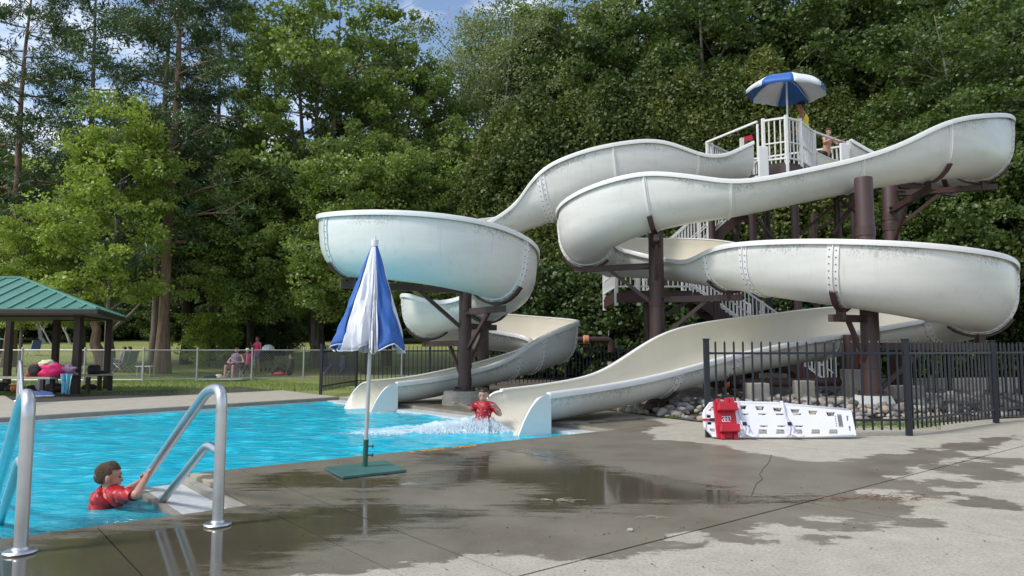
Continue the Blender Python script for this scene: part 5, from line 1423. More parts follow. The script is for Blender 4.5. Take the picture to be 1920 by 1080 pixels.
# printed label near the foot end
mb = MB(); mb.box((1.70,.205,.026), (.055,.16,.001)); lb_ = bpart('printed_label', mb, 'greyplastic')
for k in range(6): mb = MB(); mb.box((1.68+.008*k,.205,.0272), (.003,.14-.02*(k % 2),.001)); bpart('print_line', mb, 'ink')
for k in range(5): mb = MB(); mb.box((1.645,.14+.03*k,.0268), (.007,.018,.001)); bpart('print_line', mb, 'ink')
# red head immobiliser
hb = thing('head_immobiliser', BM @ Vector((.27,.2,.06)), 'red foam head blocks strapped across the left end of the white board', 'head immobiliser')
def hpart(name, mb, m, smooth=False, bevel=0, parent=None):
    me = mb.mesh(name, M[m], (0,0,0), smooth); o = bpy.data.objects.new(name, me); COL.objects.link(o); o.parent = hb; o.matrix_local = Matrix.Translation(-hb.location) @ BM
    if bevel: b = o.modifiers.new('b', 'BEVEL'); b.width = bevel; b.segments = 3
    return o
mb = MB(); mb.box((.265,.215,.035), (.27,.47,.03)); hpart('base_pad', mb, 'red', bevel=.012)
for y0 in (.365, .10):
    mb = MB(); mb.prism([(.16,y0-.055),(.40,y0-.055),(.41,y0+.045),(.17,y0+.045)], .045, .15); hpart('foam_block', mb, 'red', bevel=.016)
for x0, y0 in ((.19,.44),(.30,.45),(.36,.45),(.20,.0),(.36,-.005)):
    mb = MB(); mb.box((x0,y0,.06), (.05,.07,.05)); hpart('strap_end', mb, 'red', bevel=.008)
mb = MB(); mb.box((.07,.215,.03), (.18,.028,.006)); hpart('side_strap', mb, 'red'); mb = MB(); mb.box((.10,.215,.036), (.06,.036,.008)); hpart('strap_pad', mb, 'black')
mb = MB()
for (x0, y0, w_, h_) in ((.27,.222,.07,.012),(.25,.222,.012,.07),(.29,.222,.012,.07),(.27,.25,.10,.008),(.27,.19,.10,.008),(.22,.20,.01,.03),(.325,.235,.01,.05)): mb.box((x0, y0, .0515), (w_, h_, .001))
o = hpart('printed_emblem', mb, 'webbing'); tag(o, kind='stuff')
# pale webbing straps hanging over the board
for xs, nm in ((.44, 'left'), (1.00, 'right')):
    sr = thing('strap', BM @ Vector((xs,.2,.05)), 'pale webbing strap looped over the '+('board just right of the red blocks' if nm == 'left' else 'middle of the white board'), 'strap')
    for path, wd in (([(xs,.45,.0),(xs,.45,.03),(xs+.01,.36,.045),(xs+.02,.25,.03),(xs+.07,.15,.05),(xs+.10,.06,.055),(xs+.12,.0,.10)], .038), ([(xs+.01,.22,.04),(xs+.05,.10,.06),(xs+.02,.02,.08),(xs-.04,-.005,.10)], .034), ([(xs+.09,.10,.06),(xs+.06,.03,.08),(xs+.11,-.004,.13),(xs+.17,-.008,.17)], .036)):
        mb = MB(); vs = []
        for i, p in enumerate(path):
            d = Vector(path[min(i+1, len(path)-1)])-Vector(path[max(i-1, 0)]); s2 = Vector((0,0,1)).cross(d).normalized() if d.length and abs(d.normalized().z) < .95 else Vector((1,0,0))
            vs += [Vector(p)-s2*wd/2, Vector(p)+s2*wd/2]
        n = len(path); F_ = [(2*i, 2*i+1, 2*i+3, 2*i+2) for i in range(n-1)]; mb.add(vs, F_)
        me = mb.mesh('webbing', M['webbing'], (0,0,0), True); o = bpy.data.objects.new('webbing', me); COL.objects.link(o); o.parent = sr; o.matrix_local = Matrix.Translation(-sr.location) @ BM
        sm = o.modifiers.new('t', 'SOLIDIFY'); sm.thickness = .004
    mb = MB(); mb.box((xs+.05,.16,.06), (.05,.04,.012)); me = mb.mesh('buckle', M['black']); o = bpy.data.objects.new('buckle', me); COL.objects.link(o); o.parent = sr; o.matrix_local = Matrix.Translation(-sr.location) @ BM

# ------------------------------------------------------------------ people
class Body:
    def __init__(s): s.prim = []
    def cone(s, nm, p, q, a, b): s.prim.append((nm, Vector(p), Vector(q), a, b)); return s
    def ell(s, nm, c, r, rot=None): s.prim.append((nm, Vector(c), None, Vector(r), rot)); return s
    def build(s, root, voxel, m, xf, smooth=2):
        bm = bmesh.new()
        mb = MB()
        for nm, p, q, a, b in s.prim:
            if q is None:
                t = MB(); t.ball((0,0,0), a, 14, 10); rot = b or Matrix.Identity(3)
                mb.add([p+rot @ Vector(v) for v in t.v], t.f)
            else:
                mb.tube([p, q], [a, b], 10); mb.ball(p, a*.999, 10, 8); mb.ball(q, b*.999, 10, 8)
        mb.v = [tuple(xf @ Vector(v)) for v in mb.v]
        me = mb.mesh('body', M[m]); o = bpy.data.objects.new('body', me); COL.objects.link(o)
        rm = o.modifiers.new('r', 'REMESH'); rm.mode = 'VOXEL'; rm.voxel_size = voxel; rm.use_smooth_shade = True
        if smooth: sm = o.modifiers.new('s', 'SMOOTH'); sm.iterations = smooth; sm.factor = .5
        me2 = bpy.data.meshes.new_from_object(o.evaluated_get(bpy.context.evaluated_depsgraph_get())); bpy.data.objects.remove(o)
        me2.materials.clear(); me2.materials.append(M[m]); me2.shade_smooth(); me2.name = 'body'
        s.obj = bpy.data.objects.new('body', me2); COL.objects.link(s.obj); s.obj.parent = root
        n = len(me2.vertices); co = np.empty(n*3, np.float32); me2.vertices.foreach_get('co', co); s.co = co.reshape(-1, 3)
        no = np.empty(n*3, np.float32); me2.vertices.foreach_get('normal', no); s.no = no.reshape(-1, 3)
        inv = xf.inverted(); A = np.array(inv); L_ = s.co @ A[:3, :3].T+A[:3, 3]; s.loc = L_
        D = []; T = []
        for nm, p, q, a, b in s.prim:
            p_ = np.array(p)
            if q is None:
                rr = np.array(a); rot = np.array(b) if b is not None else np.eye(3)
                d = (L_-p_) @ rot; D.append((np.linalg.norm(d/rr, axis=1)-1)*rr.min()); T.append(np.zeros(n))
            else:
                e = np.array(q)-p_; t = np.clip(((L_-p_) @ e)/(e @ e), 0, 1); D.append(np.linalg.norm(L_-p_-t[:, None]*e, axis=1)-(a+(b-a)*t)); T.append(t)
        D = np.array(D); s.near = D.argmin(0); s.T = np.array(T)[s.near, np.arange(n)]; s.names = np.array([x[0] for x in s.prim])[s.near]
        return s.obj
    def garment(s, name, pred, m, off, root, thick=.006, wrinkle=.003, label=None):
        sel = pred(s.names, s.T, s.loc)
        me = s.obj.data; fs = []; used = {}; vs = []
        for p in me.polygons:
            vv = list(p.vertices)
            if all(sel[i] for i in vv):
                f = []
                for i in vv:
                    if i not in used:
                        used[i] = len(vs); x, y, z = s.loc[i]
                        w_ = wrinkle*(math.sin(x*60+z*45)+math.sin(y*52-z*38+x*20)+.6*math.sin(z*90+x*70)) if wrinkle else 0
                        vs.append(tuple(s.co[i]+s.no[i]*(off+w_)))
                    f.append(used[i])
                fs.append(f)
        if not fs: return None
        mm = bpy.data.meshes.new(name); mm.from_pydata(vs, [], fs); mm.materials.append(M[m]); mm.shade_smooth()
        o = bpy.data.objects.new(name, mm); COL.objects.link(o); o.parent = root
        sm = o.modifiers.new('t', 'SOLIDIFY'); sm.thickness = thick; sm.offset = 1
        s2 = o.modifiers.new('s', 'SMOOTH'); s2.iterations = 2
        return o
def add_hand(B, w_, d, palm_n, s=1.0, curl=.5, nm='hand'):
    """w_ wrist, d direction the hand points, palm_n palm normal; five fingers curl towards palm_n"""
    d = Vector(d).normalized(); n = Vector(palm_n); n = (n-d*n.dot(d)).normalized(); x = d.cross(n)
    w_ = Vector(w_); pc = w_+d*.04*s
    for k in (-1, -.33, .33, 1): B.cone(nm, w_+x*.012*k*s, w_+d*.075*s+x*.030*k*s, .013*s, .011*s)
    for k, L_ in ((-1, .058), (-.33, .070), (.33, .066), (1, .050)):
        p0 = w_+d*.072*s+x*.028*k*s; a = curl
        p1 = p0+(d*math.cos(a)+n*math.sin(a))*L_*.5*s; p2 = p1+(d*math.cos(2.1*a)+n*math.sin(2.1*a))*L_*.32*s; p3 = p2+(d*math.cos(2.9*a)+n*math.sin(2.9*a))*L_*.26*s
        B.cone(nm, p0, p1, .0085*s, .008*s); B.cone(nm, p1, p2, .008*s, .0075*s); B.cone(nm, p2, p3, .0075*s, .0065*s)
    t0 = w_+d*.02*s-x*.018*s; t1 = t0+(-x*.8+d*.6+n*.3).normalized()*.032*s; t2 = t1+(-x*.25+d*.8+n*.6).normalized()*.03*s
    B.cone(nm, t0, t1, .011*s, .009*s); B.cone(nm, t1, t2, .009*s, .007*s)
def add_head(B, c, f, u, s=1.0, child=True):
    """c centre of skull, f facing, u up; s = head height / .22"""
    f = Vector(f).normalized(); u = Vector(u); u = (u-f*u.dot(f)).normalized(); x = f.cross(u); c = Vector(c)
    rot = Matrix((x, f, u)).transposed()
    W = lambda a, b, d: c+x*a*s+f*b*s+u*d*s
    B.ell('skull', W(0,-.008,.022), Vector((.073,.090,.083))*s, rot)
    B.ell('face', W(0,.030,-.030), Vector((.056,.052,.070))*s, rot)
    B.ell('face', W(0,.042,-.072), Vector((.030,.030,.024))*s, rot)
    B.ell('face', W(.030,.045,-.028), Vector((.022,.026,.026))*s, rot); B.ell('face', W(-.030,.045,-.028), Vector((.022,.026,.026))*s, rot)
    B.cone('face', W(0,.078,-.002), W(0,.092,-.030), .008*s, .012*s)
    B.ell('face', W(0,.074,-.055), Vector((.022,.012,.009))*s, rot)
    for sg in (1, -1): B.ell('ear', W(.076*sg,-.006,-.012), Vector((.009,.019,.028))*s, rot)
    return W, rot
def face_bits(root, W, rot, s, xf, hairm):
    for sg in (1, -1):
        mb = MB(); mb.ball((0,0,0), Vector((.010,.006,.007))*s, 10, 6); mb.v = [tuple(xf @ (W(.028*sg,.0765,-.002)+rot @ Vector(v))) for v in mb.v]; o = mb.build('eye', M['ink'], None, smooth=True); o.parent = root
        mb = MB(); mb.ball((0,0,0), Vector((.017,.006,.0035))*s, 10, 6); mb.v = [tuple(xf @ (W(.028*sg,.080,.020)+rot @ Vector(v))) for v in mb.v]; o = mb.build('eyebrow', M[hairm], None, smooth=True); o.parent = root
    mb = MB(); mb.ball((0,0,0), Vector((.019,.004,.0035))*s, 10, 6); mb.v = [tuple(xf @ (W(0,.086,-.056)+rot @ Vector(v))) for v in mb.v]; o = mb.build('mouth', M['lip'], None, smooth=True); o.parent = root
M['lip'] = mat('lips', (.42,.12,.10), .5)
def hair(B, W, rot, s, root, m, fringe=.045, low=-.045, off=.010):
    Rt = np.array(rot); c = np.array(W(0,0,0))
    def pred(nm, T, L_):
        d = ((L_-c) @ Rt)/s
        line = np.where(d[:, 1] > .02, fringe, np.where(d[:, 1] > -.03, .0+(d[:, 1]+.03)*.6, low-(-.03-d[:, 1])*.15))
        return ((nm == 'skull') | (nm == 'face')) & (d[:, 2] > line)
    return B.garment('hair', pred, m, off*s, root, .004, .0035*s)
I4 = Matrix.Identity(4)
# boy holding the rail (all joints are real places around the pool stairs)
Yb = G(205, 950, WZ).y
def q_(px, py, dY=0): return P(px, py, Yb+dY)
bo = G(195, 950, WZ); root = thing('person', (bo.x, bo.y, -1.15), 'boy with short brown hair and red swim shirt in the pool, gripping the handrail', 'person')
xf = Matrix.Translation(-root.location); B = Body()
fdir = Vector((.86, .48, -.05)); hc = q_(204, 893); W, rot = add_head(B, hc, fdir, (.05,0,1), 1.02)
nk = q_(207, 921, -.01); ch = q_(198, 938, -.0); B.cone('neck', hc-Vector((.0,.0,.05)), nk, .046, .050)
shR = q_(222, 931, -.12); shL = q_(206, 926, .13)
B.ell('torso', q_(203,934,0), (.115,.12,.07)); B.cone('torso', q_(203,936,0), q_(192,965,0), .105, .098); B.cone('torso', q_(192,965,0), Vector((bo.x, bo.y, -.52)), .098, .10)
B.cone('shoulder', shR, nk, .052, .05); B.cone('shoulder', shL, nk, .052, .05)
hip = Vector((bo.x, bo.y, -.52))
for sg in (1, -1):
    kn = Vector((bo.x+.10, bo.y+.08*sg, -.82)); an = Vector((bo.x-.02, bo.y+.09*sg, -1.08))
    B.cone('thigh', hip+Vector((0,.06*sg,0)), kn, .075, .052); B.cone('shin', kn, an, .050, .033); B.cone('foot', an, an+Vector((.14,.04,-.04)), .035, .026)
railp = lambda s_: hrB+V*s_+Vector((0,0,.83-(s_-.30)*.88/1.8))
h1_ = railp(1.72); h2_ = railp(1.86)
wR = h1_+Vector((-.02,-.05,-.055)); elR = q_(256, 927, -.22)
B.cone('uarm', shR, elR, .043, .036); B.cone('farm', elR, wR, .035, .022)
wL = h2_+Vector((-.055,.03,-.05)); elL = q_(228, 924, .22)
B.cone('uarm', shL, elL, .042, .035); B.cone('farm', elL, wL, .033, .021)
add_hand(B, wR, (h1_+Vector((0,0,.03)))-wR, V*-.3+Vector((.6,.5,0)), .85, .75); add_hand(B, wL, (h2_+Vector((0,0,.04)))-wL, Vector((.5,-.6,0)), .85, .75)
B.build(root, .0055, 'skin', xf, 3)
hair(B, W, rot, 1.02, root, 'hair', .052, -.062, .004); face_bits(root, W, rot, 1.02, xf, 'hair')
def shirt(nm, T, L_): return (nm == 'torso') | ((nm == 'shoulder')) | ((nm == 'uarm') & (T < .93))
B.garment('swim_shirt', shirt, 'redcloth', .009, root, .004, .006)
B.garment('collar', lambda nm, T, L_: ((nm == 'neck') & (T > .6)) , 'navy', .015, root, .006, 0)
B.garment('swim_shorts', lambda nm, T, L_: ((nm == 'thigh') & (T < .85)), 'navy', .012, root, .004, .003)
# boy splashing down
Ys = 10.72
def s_(px, py, dY=0): return P(px, py, Ys+dY)
root = thing('person', s_(905, 800), 'wet haired boy in a red swim shirt splashing down beside the near slide mouth', 'person')
xf = Matrix.Translation(-root.location); B = Body(); hc = s_(907, 741); W, rot = add_head(B, hc, (-.28, -.95, -.12), (.06,0,1), 1.0)
nk = s_(908, 757); B.cone('neck', hc-Vector((0,.01,.05)), nk, .045, .05)
a1 = s_(892, 762, -.02); a2 = s_(924, 762, -.02)
B.cone('torso', s_(907, 766), s_(905, 790, -.05), .118, .105); B.cone('torso', s_(905, 790, -.05), s_(904, 812, -.2), .105, .105); B.ell('torso', s_(908,765), (.15,.095,.075))
B.cone('shoulder', a1, nk, .05, .05); B.cone('shoulder', a2, nk, .05, .05)
e1 = s_(880, 767, -.12); w1 = s_(861, 758, -.2); B.cone('uarm', a1, e1, .046, .037); B.cone('farm', e1, w1, .035, .022); add_hand(B, w1, w1-e1, (0,-.3,-1), .9, .3)
e2 = s_(937, 776, -.10); w2 = s_(930, 765, -.30); B.cone('uarm', a2, e2, .046, .037); B.cone('farm', e2, w2, .035, .022); add_hand(B, w2, (-.3,-.4,.5), (-.2,-.9,-.3), .9, .4)
for sg in (1, -1):
    hp_ = s_(904, 816, -.05)+Vector((.08*sg,0,-.2)); kn = hp_+Vector((.04*sg,-.34,-.02)); an = kn+Vector((0,-.25,-.22)); B.cone('thigh', hp_, kn, .075, .052); B.cone('shin', kn, an, .05, .033); B.cone('foot', an, an+Vector((0,-.14,0)), .033, .025)
B.build(root, .0065, 'skin', xf, 2); hair(B, W, rot, 1.0, root, 'hairdark', .052, -.02, .005); face_bits(root, W, rot, 1.0, xf, 'hairdark')
B.garment('swim_shirt', lambda nm, T, L_: (nm == 'torso') | (nm == 'shoulder') | ((nm == 'uarm') & (T < .9)), 'redcloth', .010, root, .004, .006)
B.garment('collar', lambda nm, T, L_: ((nm == 'neck') & (T > .78)), 'navy', .013, root, .005, 0)
B.garment('swim_shorts', lambda nm, T, L_: ((nm == 'thigh')), 'navy', .012, root, .004, .003)

def figure(loc, rz, H, label, pose='stand', skin='skin', hairm='hair', clothes=(), voxel=.014, group=None, arms=None, bits=True, cap=None, lean=0.0):
    """posed figure: local x right, y forward, z up, for a 1.7 m person scaled to H"""
    s = H/1.7; root = thing('person', loc, label, 'person', group); B = Body()
    xf = Matrix.Rotation(rz, 4, 'Z') @ Matrix.Scale(s, 4)
    if pose == 'stand': pel = Vector((0,0,.92)); nk = Vector((0,lean,1.44)); kn = [Vector((sg*.10,.03,.49)) for sg in (1,-1)]; an = [Vector((sg*.12,-.02,.08)) for sg in (1,-1)]; dirn = Vector((0,1,0))
    elif pose == 'sit': pel = Vector((0,0,.44)); nk = Vector((0,-.12+lean,.95)); kn = [Vector((sg*.15,.44,.50)) for sg in (1,-1)]; an = [Vector((sg*.16,.50,.08)) for sg in (1,-1)]
    else: pel = Vector((0,0,.16)); nk = Vector((0,-.10+lean,.66)); kn = [Vector((sg*.14,.40,.42)) for sg in (1,-1)]; an = [Vector((sg*.12,.74,.08)) for sg in (1,-1)]
    hc = nk+Vector((0,.03,.17)); W, rot = add_head(B, hc, (0,1,-.12), (0,0,1), 1.05)
    B.cone('neck', hc-Vector((0,.01,.06)), nk, .052, .056)
    up = (nk-pel).normalized(); mid = pel.lerp(nk, .45)
    B.ell('torso', pel.lerp(nk, .74), (.165,.105,.15)); B.cone('torso', pel.lerp(nk,.75), mid, .12, .11); B.cone('torso', mid, pel, .115, .125); B.cone('hips', pel+Vector((-.06,0,0)), pel+Vector((.06,0,0)), .115, .115)
    sh = [nk+Vector((sg*.17,0,-.05)) for sg in (1,-1)]
    arms = arms or [(Vector((.24,.02,-.32)), Vector((.22,.16,-.54))), (Vector((-.24,.02,-.32)), Vector((-.22,.16,-.54)))]
    for i, sg in enumerate((1,-1)):
        el = nk+Vector(arms[i][0]); wr = nk+Vector(arms[i][1])
        B.cone('shoulder', sh[i], nk, .055, .055); B.cone('uarm', sh[i], el, .052, .040); B.cone('farm', el, wr, .038, .025); add_hand(B, wr, wr-el, (0,.5,-1), 1.0, .4)
        B.cone('thigh', pel+Vector((sg*.085,0,0)), kn[i], .092, .06); B.cone('shin', kn[i], an[i], .058, .038); B.cone('foot', an[i]+Vector((0,-.03,-.03)), an[i]+Vector((0,.16,-.045)), .038, .03)
    B.build(root, voxel, skin, xf, 1)
    for nm, pr, m, off in clothes: B.garment(nm, pr, m, off, root, .006, .003)
    hr = hair(B, W, rot, 1.05, root, hairm, .04, -.05, .012)
    if bits: face_bits(root, W, rot, 1.05, xf, hairm)
    return root
tshirt = lambda nm, T, L_: (nm == 'torso') | (nm == 'shoulder') | ((nm == 'uarm') & (T < .6))
tank = lambda nm, T, L_: (nm == 'torso') | ((nm == 'shoulder') & (T > .5))
shorts = lambda nm, T, L_: (nm == 'hips') | ((nm == 'thigh') & (T < .6))
trousers = lambda nm, T, L_: (nm == 'hips') | (nm == 'thigh') | ((nm == 'shin') & (T < .9))
longs = lambda nm, T, L_: (nm == 'torso') | (nm == 'shoulder') | (nm == 'uarm') | ((nm == 'farm') & (T < .9))
dress = lambda nm, T, L_: (nm == 'torso') | (nm == 'hips') | ((nm == 'thigh') & (T < .9))
figure((X(1507,17.45,6), 17.45, DZ), R(62), 1.80, 'lifeguard in a yellow tank top standing under the open umbrella', 'stand', 'skintan', 'hairdark', [('tank_top', tank, 'yellow', .012), ('shorts', shorts, 'navy', .014)], .012,
       arms=[(Vector((.22,.10,-.28)), Vector((.18,.34,-.36))), (Vector((-.24,.02,-.30)), Vector((-.22,.22,-.48)))])
figure((X(1549,18.3,6), 18.3, DZ-.05), R(205), 1.42, 'shirtless boy in black shorts leaning on the platform rail beside the lifeguard', 'stand', 'skin', 'hair', [('shorts', shorts, 'black', .014)], .012,
       arms=[(Vector((.27,.12,-.22)), Vector((.10,.36,-.12))), (Vector((-.27,.12,-.22)), Vector((-.22,.38,-.16)))], lean=.10)
def lz(px, Y): x = X(px, Y, .3); return (x, Y, terz(x, Y))
figure(lz(441, 27.6), R(180-8), 1.66, 'heavyset person in a print dress sitting in a camp chair behind the chain link fence', 'sit', 'skin', 'hair', [('dress', dress, 'floral', .07)], .02, bits=False,
       arms=[(Vector((.34,.10,-.30)), Vector((.10,.30,-.30))), (Vector((-.34,.10,-.30)), Vector((-.10,.30,-.30)))])
figure(lz(463, 29.5), R(200), 1.6, 'person in a white sun hat sitting behind the person in the print dress', 'sit', 'skin', 'cream', [('shirt', tshirt, 'pink', .02), ('trousers', trousers, 'black', .02)], .02, bits=False)
figure(lz(482, 31.5), R(150), 1.62, 'dark haired person standing in blue denim shorts on the lawn', 'stand', 'skintan', 'hairdark', [('shirt', tank, 'pink', .02), ('shorts', shorts, 'denim', .02)], .02, bits=False, arms=[(Vector((.26,.1,-.2)), Vector((.12,.28,-.02))), (Vector((-.24,.02,-.32)), Vector((-.22,.16,-.54)))])
figure(lz(542, 30.2), R(95), 1.65, 'person in dark clothes sitting on the grass beside red cloth', 'ground', 'skin', 'hairdark', [('top', longs, 'black', .03), ('trousers', trousers, 'black', .03)], .02, bits=False)
figure(lz(640, 31.0), R(110), 1.65, 'person in dark clothes sitting behind the black fence, seen between its pickets', 'ground', 'skin', 'hairdark', [('top', longs, 'denim', .03), ('trousers', trousers, 'navy', .03)], .02, bits=False)
figure(lz(229, 33.0), R(75), 1.6, 'left person of the pair sitting in sage folding chairs by the pines', 'sit', 'skin', 'hairdark', [('top', tshirt, 'greyplastic', .02), ('trousers', trousers, 'navy', .02)], .02, bits=False)
figure(lz(239, 33.2), R(75), 1.6, 'right person of the pair sitting in sage folding chairs by the pines', 'sit', 'skin', 'hair', [('top', tshirt, 'sagecloth', .02), ('trousers', trousers, 'redcloth', .02)], .02, bits=False)
figure((X(1602,15.4,1), 15.4, .02), R(170), 1.28, 'child in a red shirt standing in shade behind the thick column and fence', 'stand', 'skin', 'hairdark', [('shirt', tshirt, 'redcloth', .03), ('shorts', shorts, 'navy', .02)], .016, bits=False)
def lawn_chair(px, Y, rz, m, label, s=1.0, group=None):
    loc = lz(px, Y); root = thing('folding_chair', loc, label, 'folding chair', group); root.rotation_euler.z = rz
    def part(nm, mb, mm, sm=False): o = bpy.data.objects.new(nm, mb.mesh(nm, M[mm], (0,0,0), sm)); COL.objects.link(o); o.parent = root
    for sg in (1, -1):
        mb = MB(); mb.tube([(sg*.27,.28,0), (sg*.27,-.22,.42), (sg*.27,-.36,.92)], .013, 6); part('side_frame', mb, 'galv', True)
        mb = MB(); mb.tube([(sg*.27,-.30,0), (sg*.27,.24,.40)], .013, 6); part('leg', mb, 'galv', True)
        mb = MB(); mb.box((sg*.28,.02,.60), (.05,.42,.025)); part('armrest', mb, m)
    mb = MB(); mb.add([(-.26,.24,.41),(.26,.24,.41),(.26,-.20,.36),(-.26,-.20,.36),(-.26,.24,.39),(.26,.24,.39),(.26,-.20,.34),(-.26,-.20,.34)], [(0,1,2,3),(7,6,5,4),(0,4,5,1),(1,5,6,2),(2,6,7,3),(3,7,4,0)]); part('seat', mb, m)
    mb = MB(); mb.add([(-.26,-.20,.38),(.26,-.20,.38),(.26,-.37,.94),(-.26,-.37,.94),(-.26,-.22,.38),(.26,-.22,.38),(.26,-.39,.94),(-.26,-.39,.94)], [(0,1,2,3),(7,6,5,4),(0,4,5,1),(1,5,6,2),(2,6,7,3),(3,7,4,0)]); part('backrest', mb, m)
lawn_chair(441, 27.65, R(172), 'black', 'dark camp chair under the person in the print dress')
lawn_chair(463, 29.55, R(200), 'black', 'dark camp chair under the person in the white hat')
lawn_chair(229, 33.0, R(75), 'sagecloth', 'sage folding chair under the left person by the pines'); lawn_chair(239, 33.2, R(75), 'sagecloth', 'sage folding chair under the right person by the pines')
lawn_chair(407, 46, R(150), 'bluechair', 'empty blue folding chair far out on the lawn'); lawn_chair(62, 45, R(60), 'bluechair', 'empty pale blue chair on the lawn at the left'); lawn_chair(523, 40, R(160), 'black', 'empty dark chair beside the stroller')
tb = thing('folding_table', lz(273, 29.5), 'low white folding table on the lawn left of the pine pair', 'table')
def p_(root, nm, mb, m): o = bpy.data.objects.new(nm, mb.mesh(nm, M[m])); COL.objects.link(o); o.parent = root
mb = MB(); mb.box((0,0,.42), (.62,.45,.03)); p_(tb, 'table_top', mb, 'boardwhite')
for a, b in ((-.26,-.18),(.26,-.18),(-.26,.18),(.26,.18)): mb = MB(); mb.box((a,b,.2), (.025,.025,.42)); p_(tb, 'leg', mb, 'galv')
sr = thing('stroller', lz(502, 33), 'dark stroller with a pale canopy beside the standing person', 'stroller')
mb = MB(); mb.lathe((0,0,0), [(.30,0),(.27,.12),(.16,.22),(.02,.26)], 12); mb.v = [tuple(Vector(v)+Vector((0,0,1.0))) for v in mb.v]; p_(sr, 'canopy', mb, 'boardwhite')
mb = MB(); mb.box((0,0,.66), (.42,.45,.26)); p_(sr, 'seat', mb, 'black')
for a in (-.2, .2):
    mb = MB(); mb.tube([(a,.3,.08),(a,-.1,.6),(a,-.4,1.05)], .015, 6); p_(sr, 'frame', mb, 'black')
    for b in (-.3, .3):
        mb = MB(); mb.tube([(a-.02,b,.1),(a+.02,b,.1)], .1, 12); p_(sr, 'wheel', mb, 'black')
bk = thing('picnic_blanket', lz(418, 27.0), 'pale picnic blanket with clothes at the feet of the seated person', 'blanket')
mb = MB(); mb.box((0,0,.02), (1.7,.9,.03)); p_(bk, 'blanket', mb, 'webbing')
x, y, z = lz(395, 26.9); lump('bundle', (x, y, z+.08), (.22,.18,.10), 'black', 'dark clothes bundle on the left end of the blanket', 'clothes', 31)
x, y, z = lz(410, 27.1); lump('bundle', (x, y, z+.09), (.16,.14,.10), 'cream', 'pale cloth bundle in the middle of the blanket', 'clothes', 32)
x, y, z = lz(524, 29.6); lump('bundle', (x, y, z+.1), (.26,.14,.08), 'redcloth', 'red cloth lying beside the person sitting on the grass', 'clothes', 33)

# ------------------------------------------------------------------ splash
def splash():
    g = np.random.default_rng(9); mb = MB(); c0 = G(914, 810, WZ); c1 = G(655, 812, WZ)
    e = (c1-c0); L_ = e.length; e.normalize(); n_ = Vector((-e.y, e.x, 0))
    # churned height field: overlapping ragged crests
    for k in range(7000):
        t = g.beta(.75, 1.9); w0 = (.20+.10*t)*(1-.3*t); off = g.normal(0, w0*.5)
        hmax = (.20*(1-t)**1.8+.022)*math.exp(-(off/w0)**2)
        p = c0+e*(t*L_)+n_*off; s = g.uniform(.006, .021)*(1-.35*t); h = hmax*g.uniform(.2, 1.0)
        a = g.uniform(0, 6.28); ca, sa = math.cos(a)*s, math.sin(a)*s
        q = p+Vector((g.normal(0, .012), g.normal(0, .012), h+WZ-p.z)); b = WZ+h*g.uniform(0, .75)-.006
        mb.add([(p.x+ca, p.y+sa, b), (p.x-sa, p.y+ca, b), (p.x-ca, p.y-sa, b), (p.x+sa, p.y-ca, b), q], [(0,1,4),(1,2,4),(2,3,4),(3,0,4),(3,2,1,0)])
    m0 = G(906, 808, WZ)
    for k in range(3600):
        ox, oy = g.normal(0, .20), g.normal(0, .13); d = math.hypot(ox/1.3, oy); p = m0+Vector((ox, oy, 0))
        h = .25*math.exp(-(d/.22)**2)*g.uniform(.1, 1.0)+.01; s = g.uniform(.005, .018); a = g.uniform(0, 6.28); ca, sa = math.cos(a)*s, math.sin(a)*s; b = WZ+h*g.uniform(.3, .9)
        mb.add([(p.x+ca, p.y+sa, b), (p.x-sa, p.y+ca, b), (p.x-ca, p.y-sa, b), (p.x+sa, p.y-ca, b), (p.x, p.y, WZ+h+s)], [(0,1,4),(1,2,4),(2,3,4),(3,0,4),(3,2,1,0)])
    def drop(p, r):
        mb.add([Vector(p)+Vector(d)*r for d in ((1,0,0),(0,1,0),(-1,0,0),(0,-1,0),(0,0,1.3),(0,0,-1.3))], [(0,1,4),(1,2,4),(2,3,4),(3,0,4),(1,0,5),(2,1,5),(3,2,5),(0,3,5)])
    for k in range(900):
        t = g.beta(.7, 3); p = c0+e*(t*L_)+n_*g.normal(0, .14); drop((p.x, p.y, WZ+.03+(.22*(1-t)**1.5)*g.random()**1.5), g.uniform(.002, .007))
    for k in range(260):
        drop((c0.x+g.normal(.02, .25), c0.y-.2+g.normal(0, .12), WZ+.05+abs(g.normal(0, .17))), g.uniform(.002, .0055))
    o = mb.build('splash_spray', M['foam'], None, c0, smooth=False); tag(o, 'white spray thrown up around the boy and trailing left over the water', 'splash', kind='stuff')
splash()

# ------------------------------------------------------------------ grass blades, weeds and litter
def blades(name, pts, h, g, label=None, parent=None, per=1):
    n = len(pts); a = g.uniform(0, 6.28, n); hh = h*g.uniform(.5, 1.3, n); w_ = hh*.09+.002
    dx = np.cos(a)*w_; dy = np.sin(a)*w_; bx = g.normal(0, .35, n)*hh; by = g.normal(0, .35, n)*hh
    Vt = np.stack([pts-np.stack([dx, dy, 0*dx], 1), pts+np.stack([dx, dy, 0*dx], 1), pts+np.stack([bx, by, hh], 1)], 1).reshape(-1, 3)
    me = np_mesh(name, Vt, np.arange(n*3).reshape(-1, 3), M['blade'], attrs={'tone': np.repeat(g.uniform(0, 1, n), 3)})
    o = link(name, me); tag(o, label, 'grass', kind='stuff'); return o
g = np.random.default_rng(21); n = 60000
x = g.uniform(-22, 2, n); y = 18+g.uniform(0, 1, n)**1.3*17
u = (x-C0.x)*U.x+(y-C0.y)*U.y; v = (x-C0.x)*V.x+(y-C0.y)*V.y
lim = np.where(u < -8, vfar+6.6, vfar+3.4)+FS*np.minimum(u, 0)
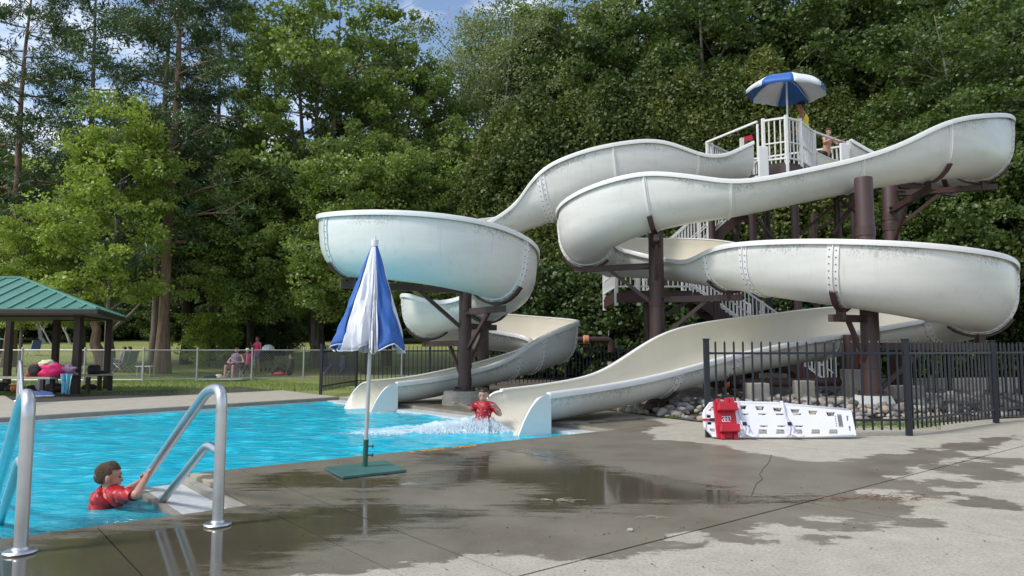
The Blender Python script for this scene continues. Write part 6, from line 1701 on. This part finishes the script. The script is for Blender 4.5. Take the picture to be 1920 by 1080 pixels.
k = (v > lim+.03) & (u < 2.5); pts = np.stack([x[k], y[k], ter(x[k], y[k])-.04], 1); blades('lawn_grass', pts, .075, g, 'short green grass strip between the far deck and the chain link fence')
pts = []
for px in np.linspace(1560, 1760, 900): 
    q = G(px+g.normal(0, 5), 800+g.normal(0, 3)); pts.append((q.x, q.y, .02))
blades('weed_strip', np.array(pts), .05, g, 'low green weeds at the foot of the black fence beside the board')
pts = []
for (px, py, s1, k_) in ((1110,768,.10,240),(1265,785,.05,90),(1380,800,.10,60)):
    q = G(px, py)
    for i in range(k_): pts.append((q.x+g.normal(0, s1), q.y+g.normal(0, s1*.7), .01))
blades('weed_tuft', np.array(pts), .06, g, 'small moss and weed tufts where the rocks meet the concrete')
def litter(px, py, n, sp, ln, m, label):
    q = G(px, py); mb = MB()
    for i in range(n):
        p = q+Vector((g.normal(0, sp*2.0), g.normal(0, sp*.5), .006)); a = g.uniform(-.6, .6)+(math.pi if g.random() > .5 else 0); l = ln*g.uniform(.4, 1)
        mb.tube([p, p+Vector((math.cos(a)*l*.5, math.sin(a)*l*.5, .008)), p+Vector((math.cos(a)*l, math.sin(a)*l, .002))], .0022, 3)
    o = mb.build('twig_litter', M[m], None, q); tag(o, label, 'twigs', kind='stuff')
litter(1635, 935, 110, .12, .09, 'barkred', 'reddish bark and needle litter at the end of the puddle')
litter(1058, 940, 9, .03, .14, 'benchtop', 'dry grass sprig lying in the puddle')
litter(1214, 972, 3, .03, .10, 'benchtop', 'single dry straw on the damp slab')
q = G(1182, 996); lump('leaf_scrap', q+Vector((0,0,.008)), (.02,.012,.010), 'benchtop', 'small dead leaf curled on the damp concrete', 'leaf', 44)
mb = MB(); gg = random.Random(8)
for i in range(150):
    px = gg.uniform(350, 1900); py = gg.uniform(830, 1075); p = G(px, py); s5 = gg.uniform(.003, .010); a = gg.uniform(0, 3.1)
    if toUV(p)[1] > -.1: continue
    dx, dy = math.cos(a)*s5, math.sin(a)*s5; mb.add([(p.x-dx,p.y-dy,.003),(p.x+dy*.5,p.y-dx*.5,.007),(p.x+dx,p.y+dy,.004),(p.x-dy*.5,p.y+dx*.5,.008)], [(0,1,2,3)])
o = mb.build('deck_debris', M['barkdark']); tag(o, 'tiny dark leaf scraps scattered over the deck', 'debris', kind='stuff')
# expansion crack
ck = MB(); q0 = [G(a, b) for a, b in ((1447,853),(1441,868),(1430,880),(1424,890),(1430,898),(1418,908),(1412,922),(1409,930))]
for a, b in zip(q0[:-1], q0[1:]): ck.bar(a, b, .004, .006)
o = ck.build('slab_crack', M['joint'], None, q0[0]); tag(o, kind='structure')
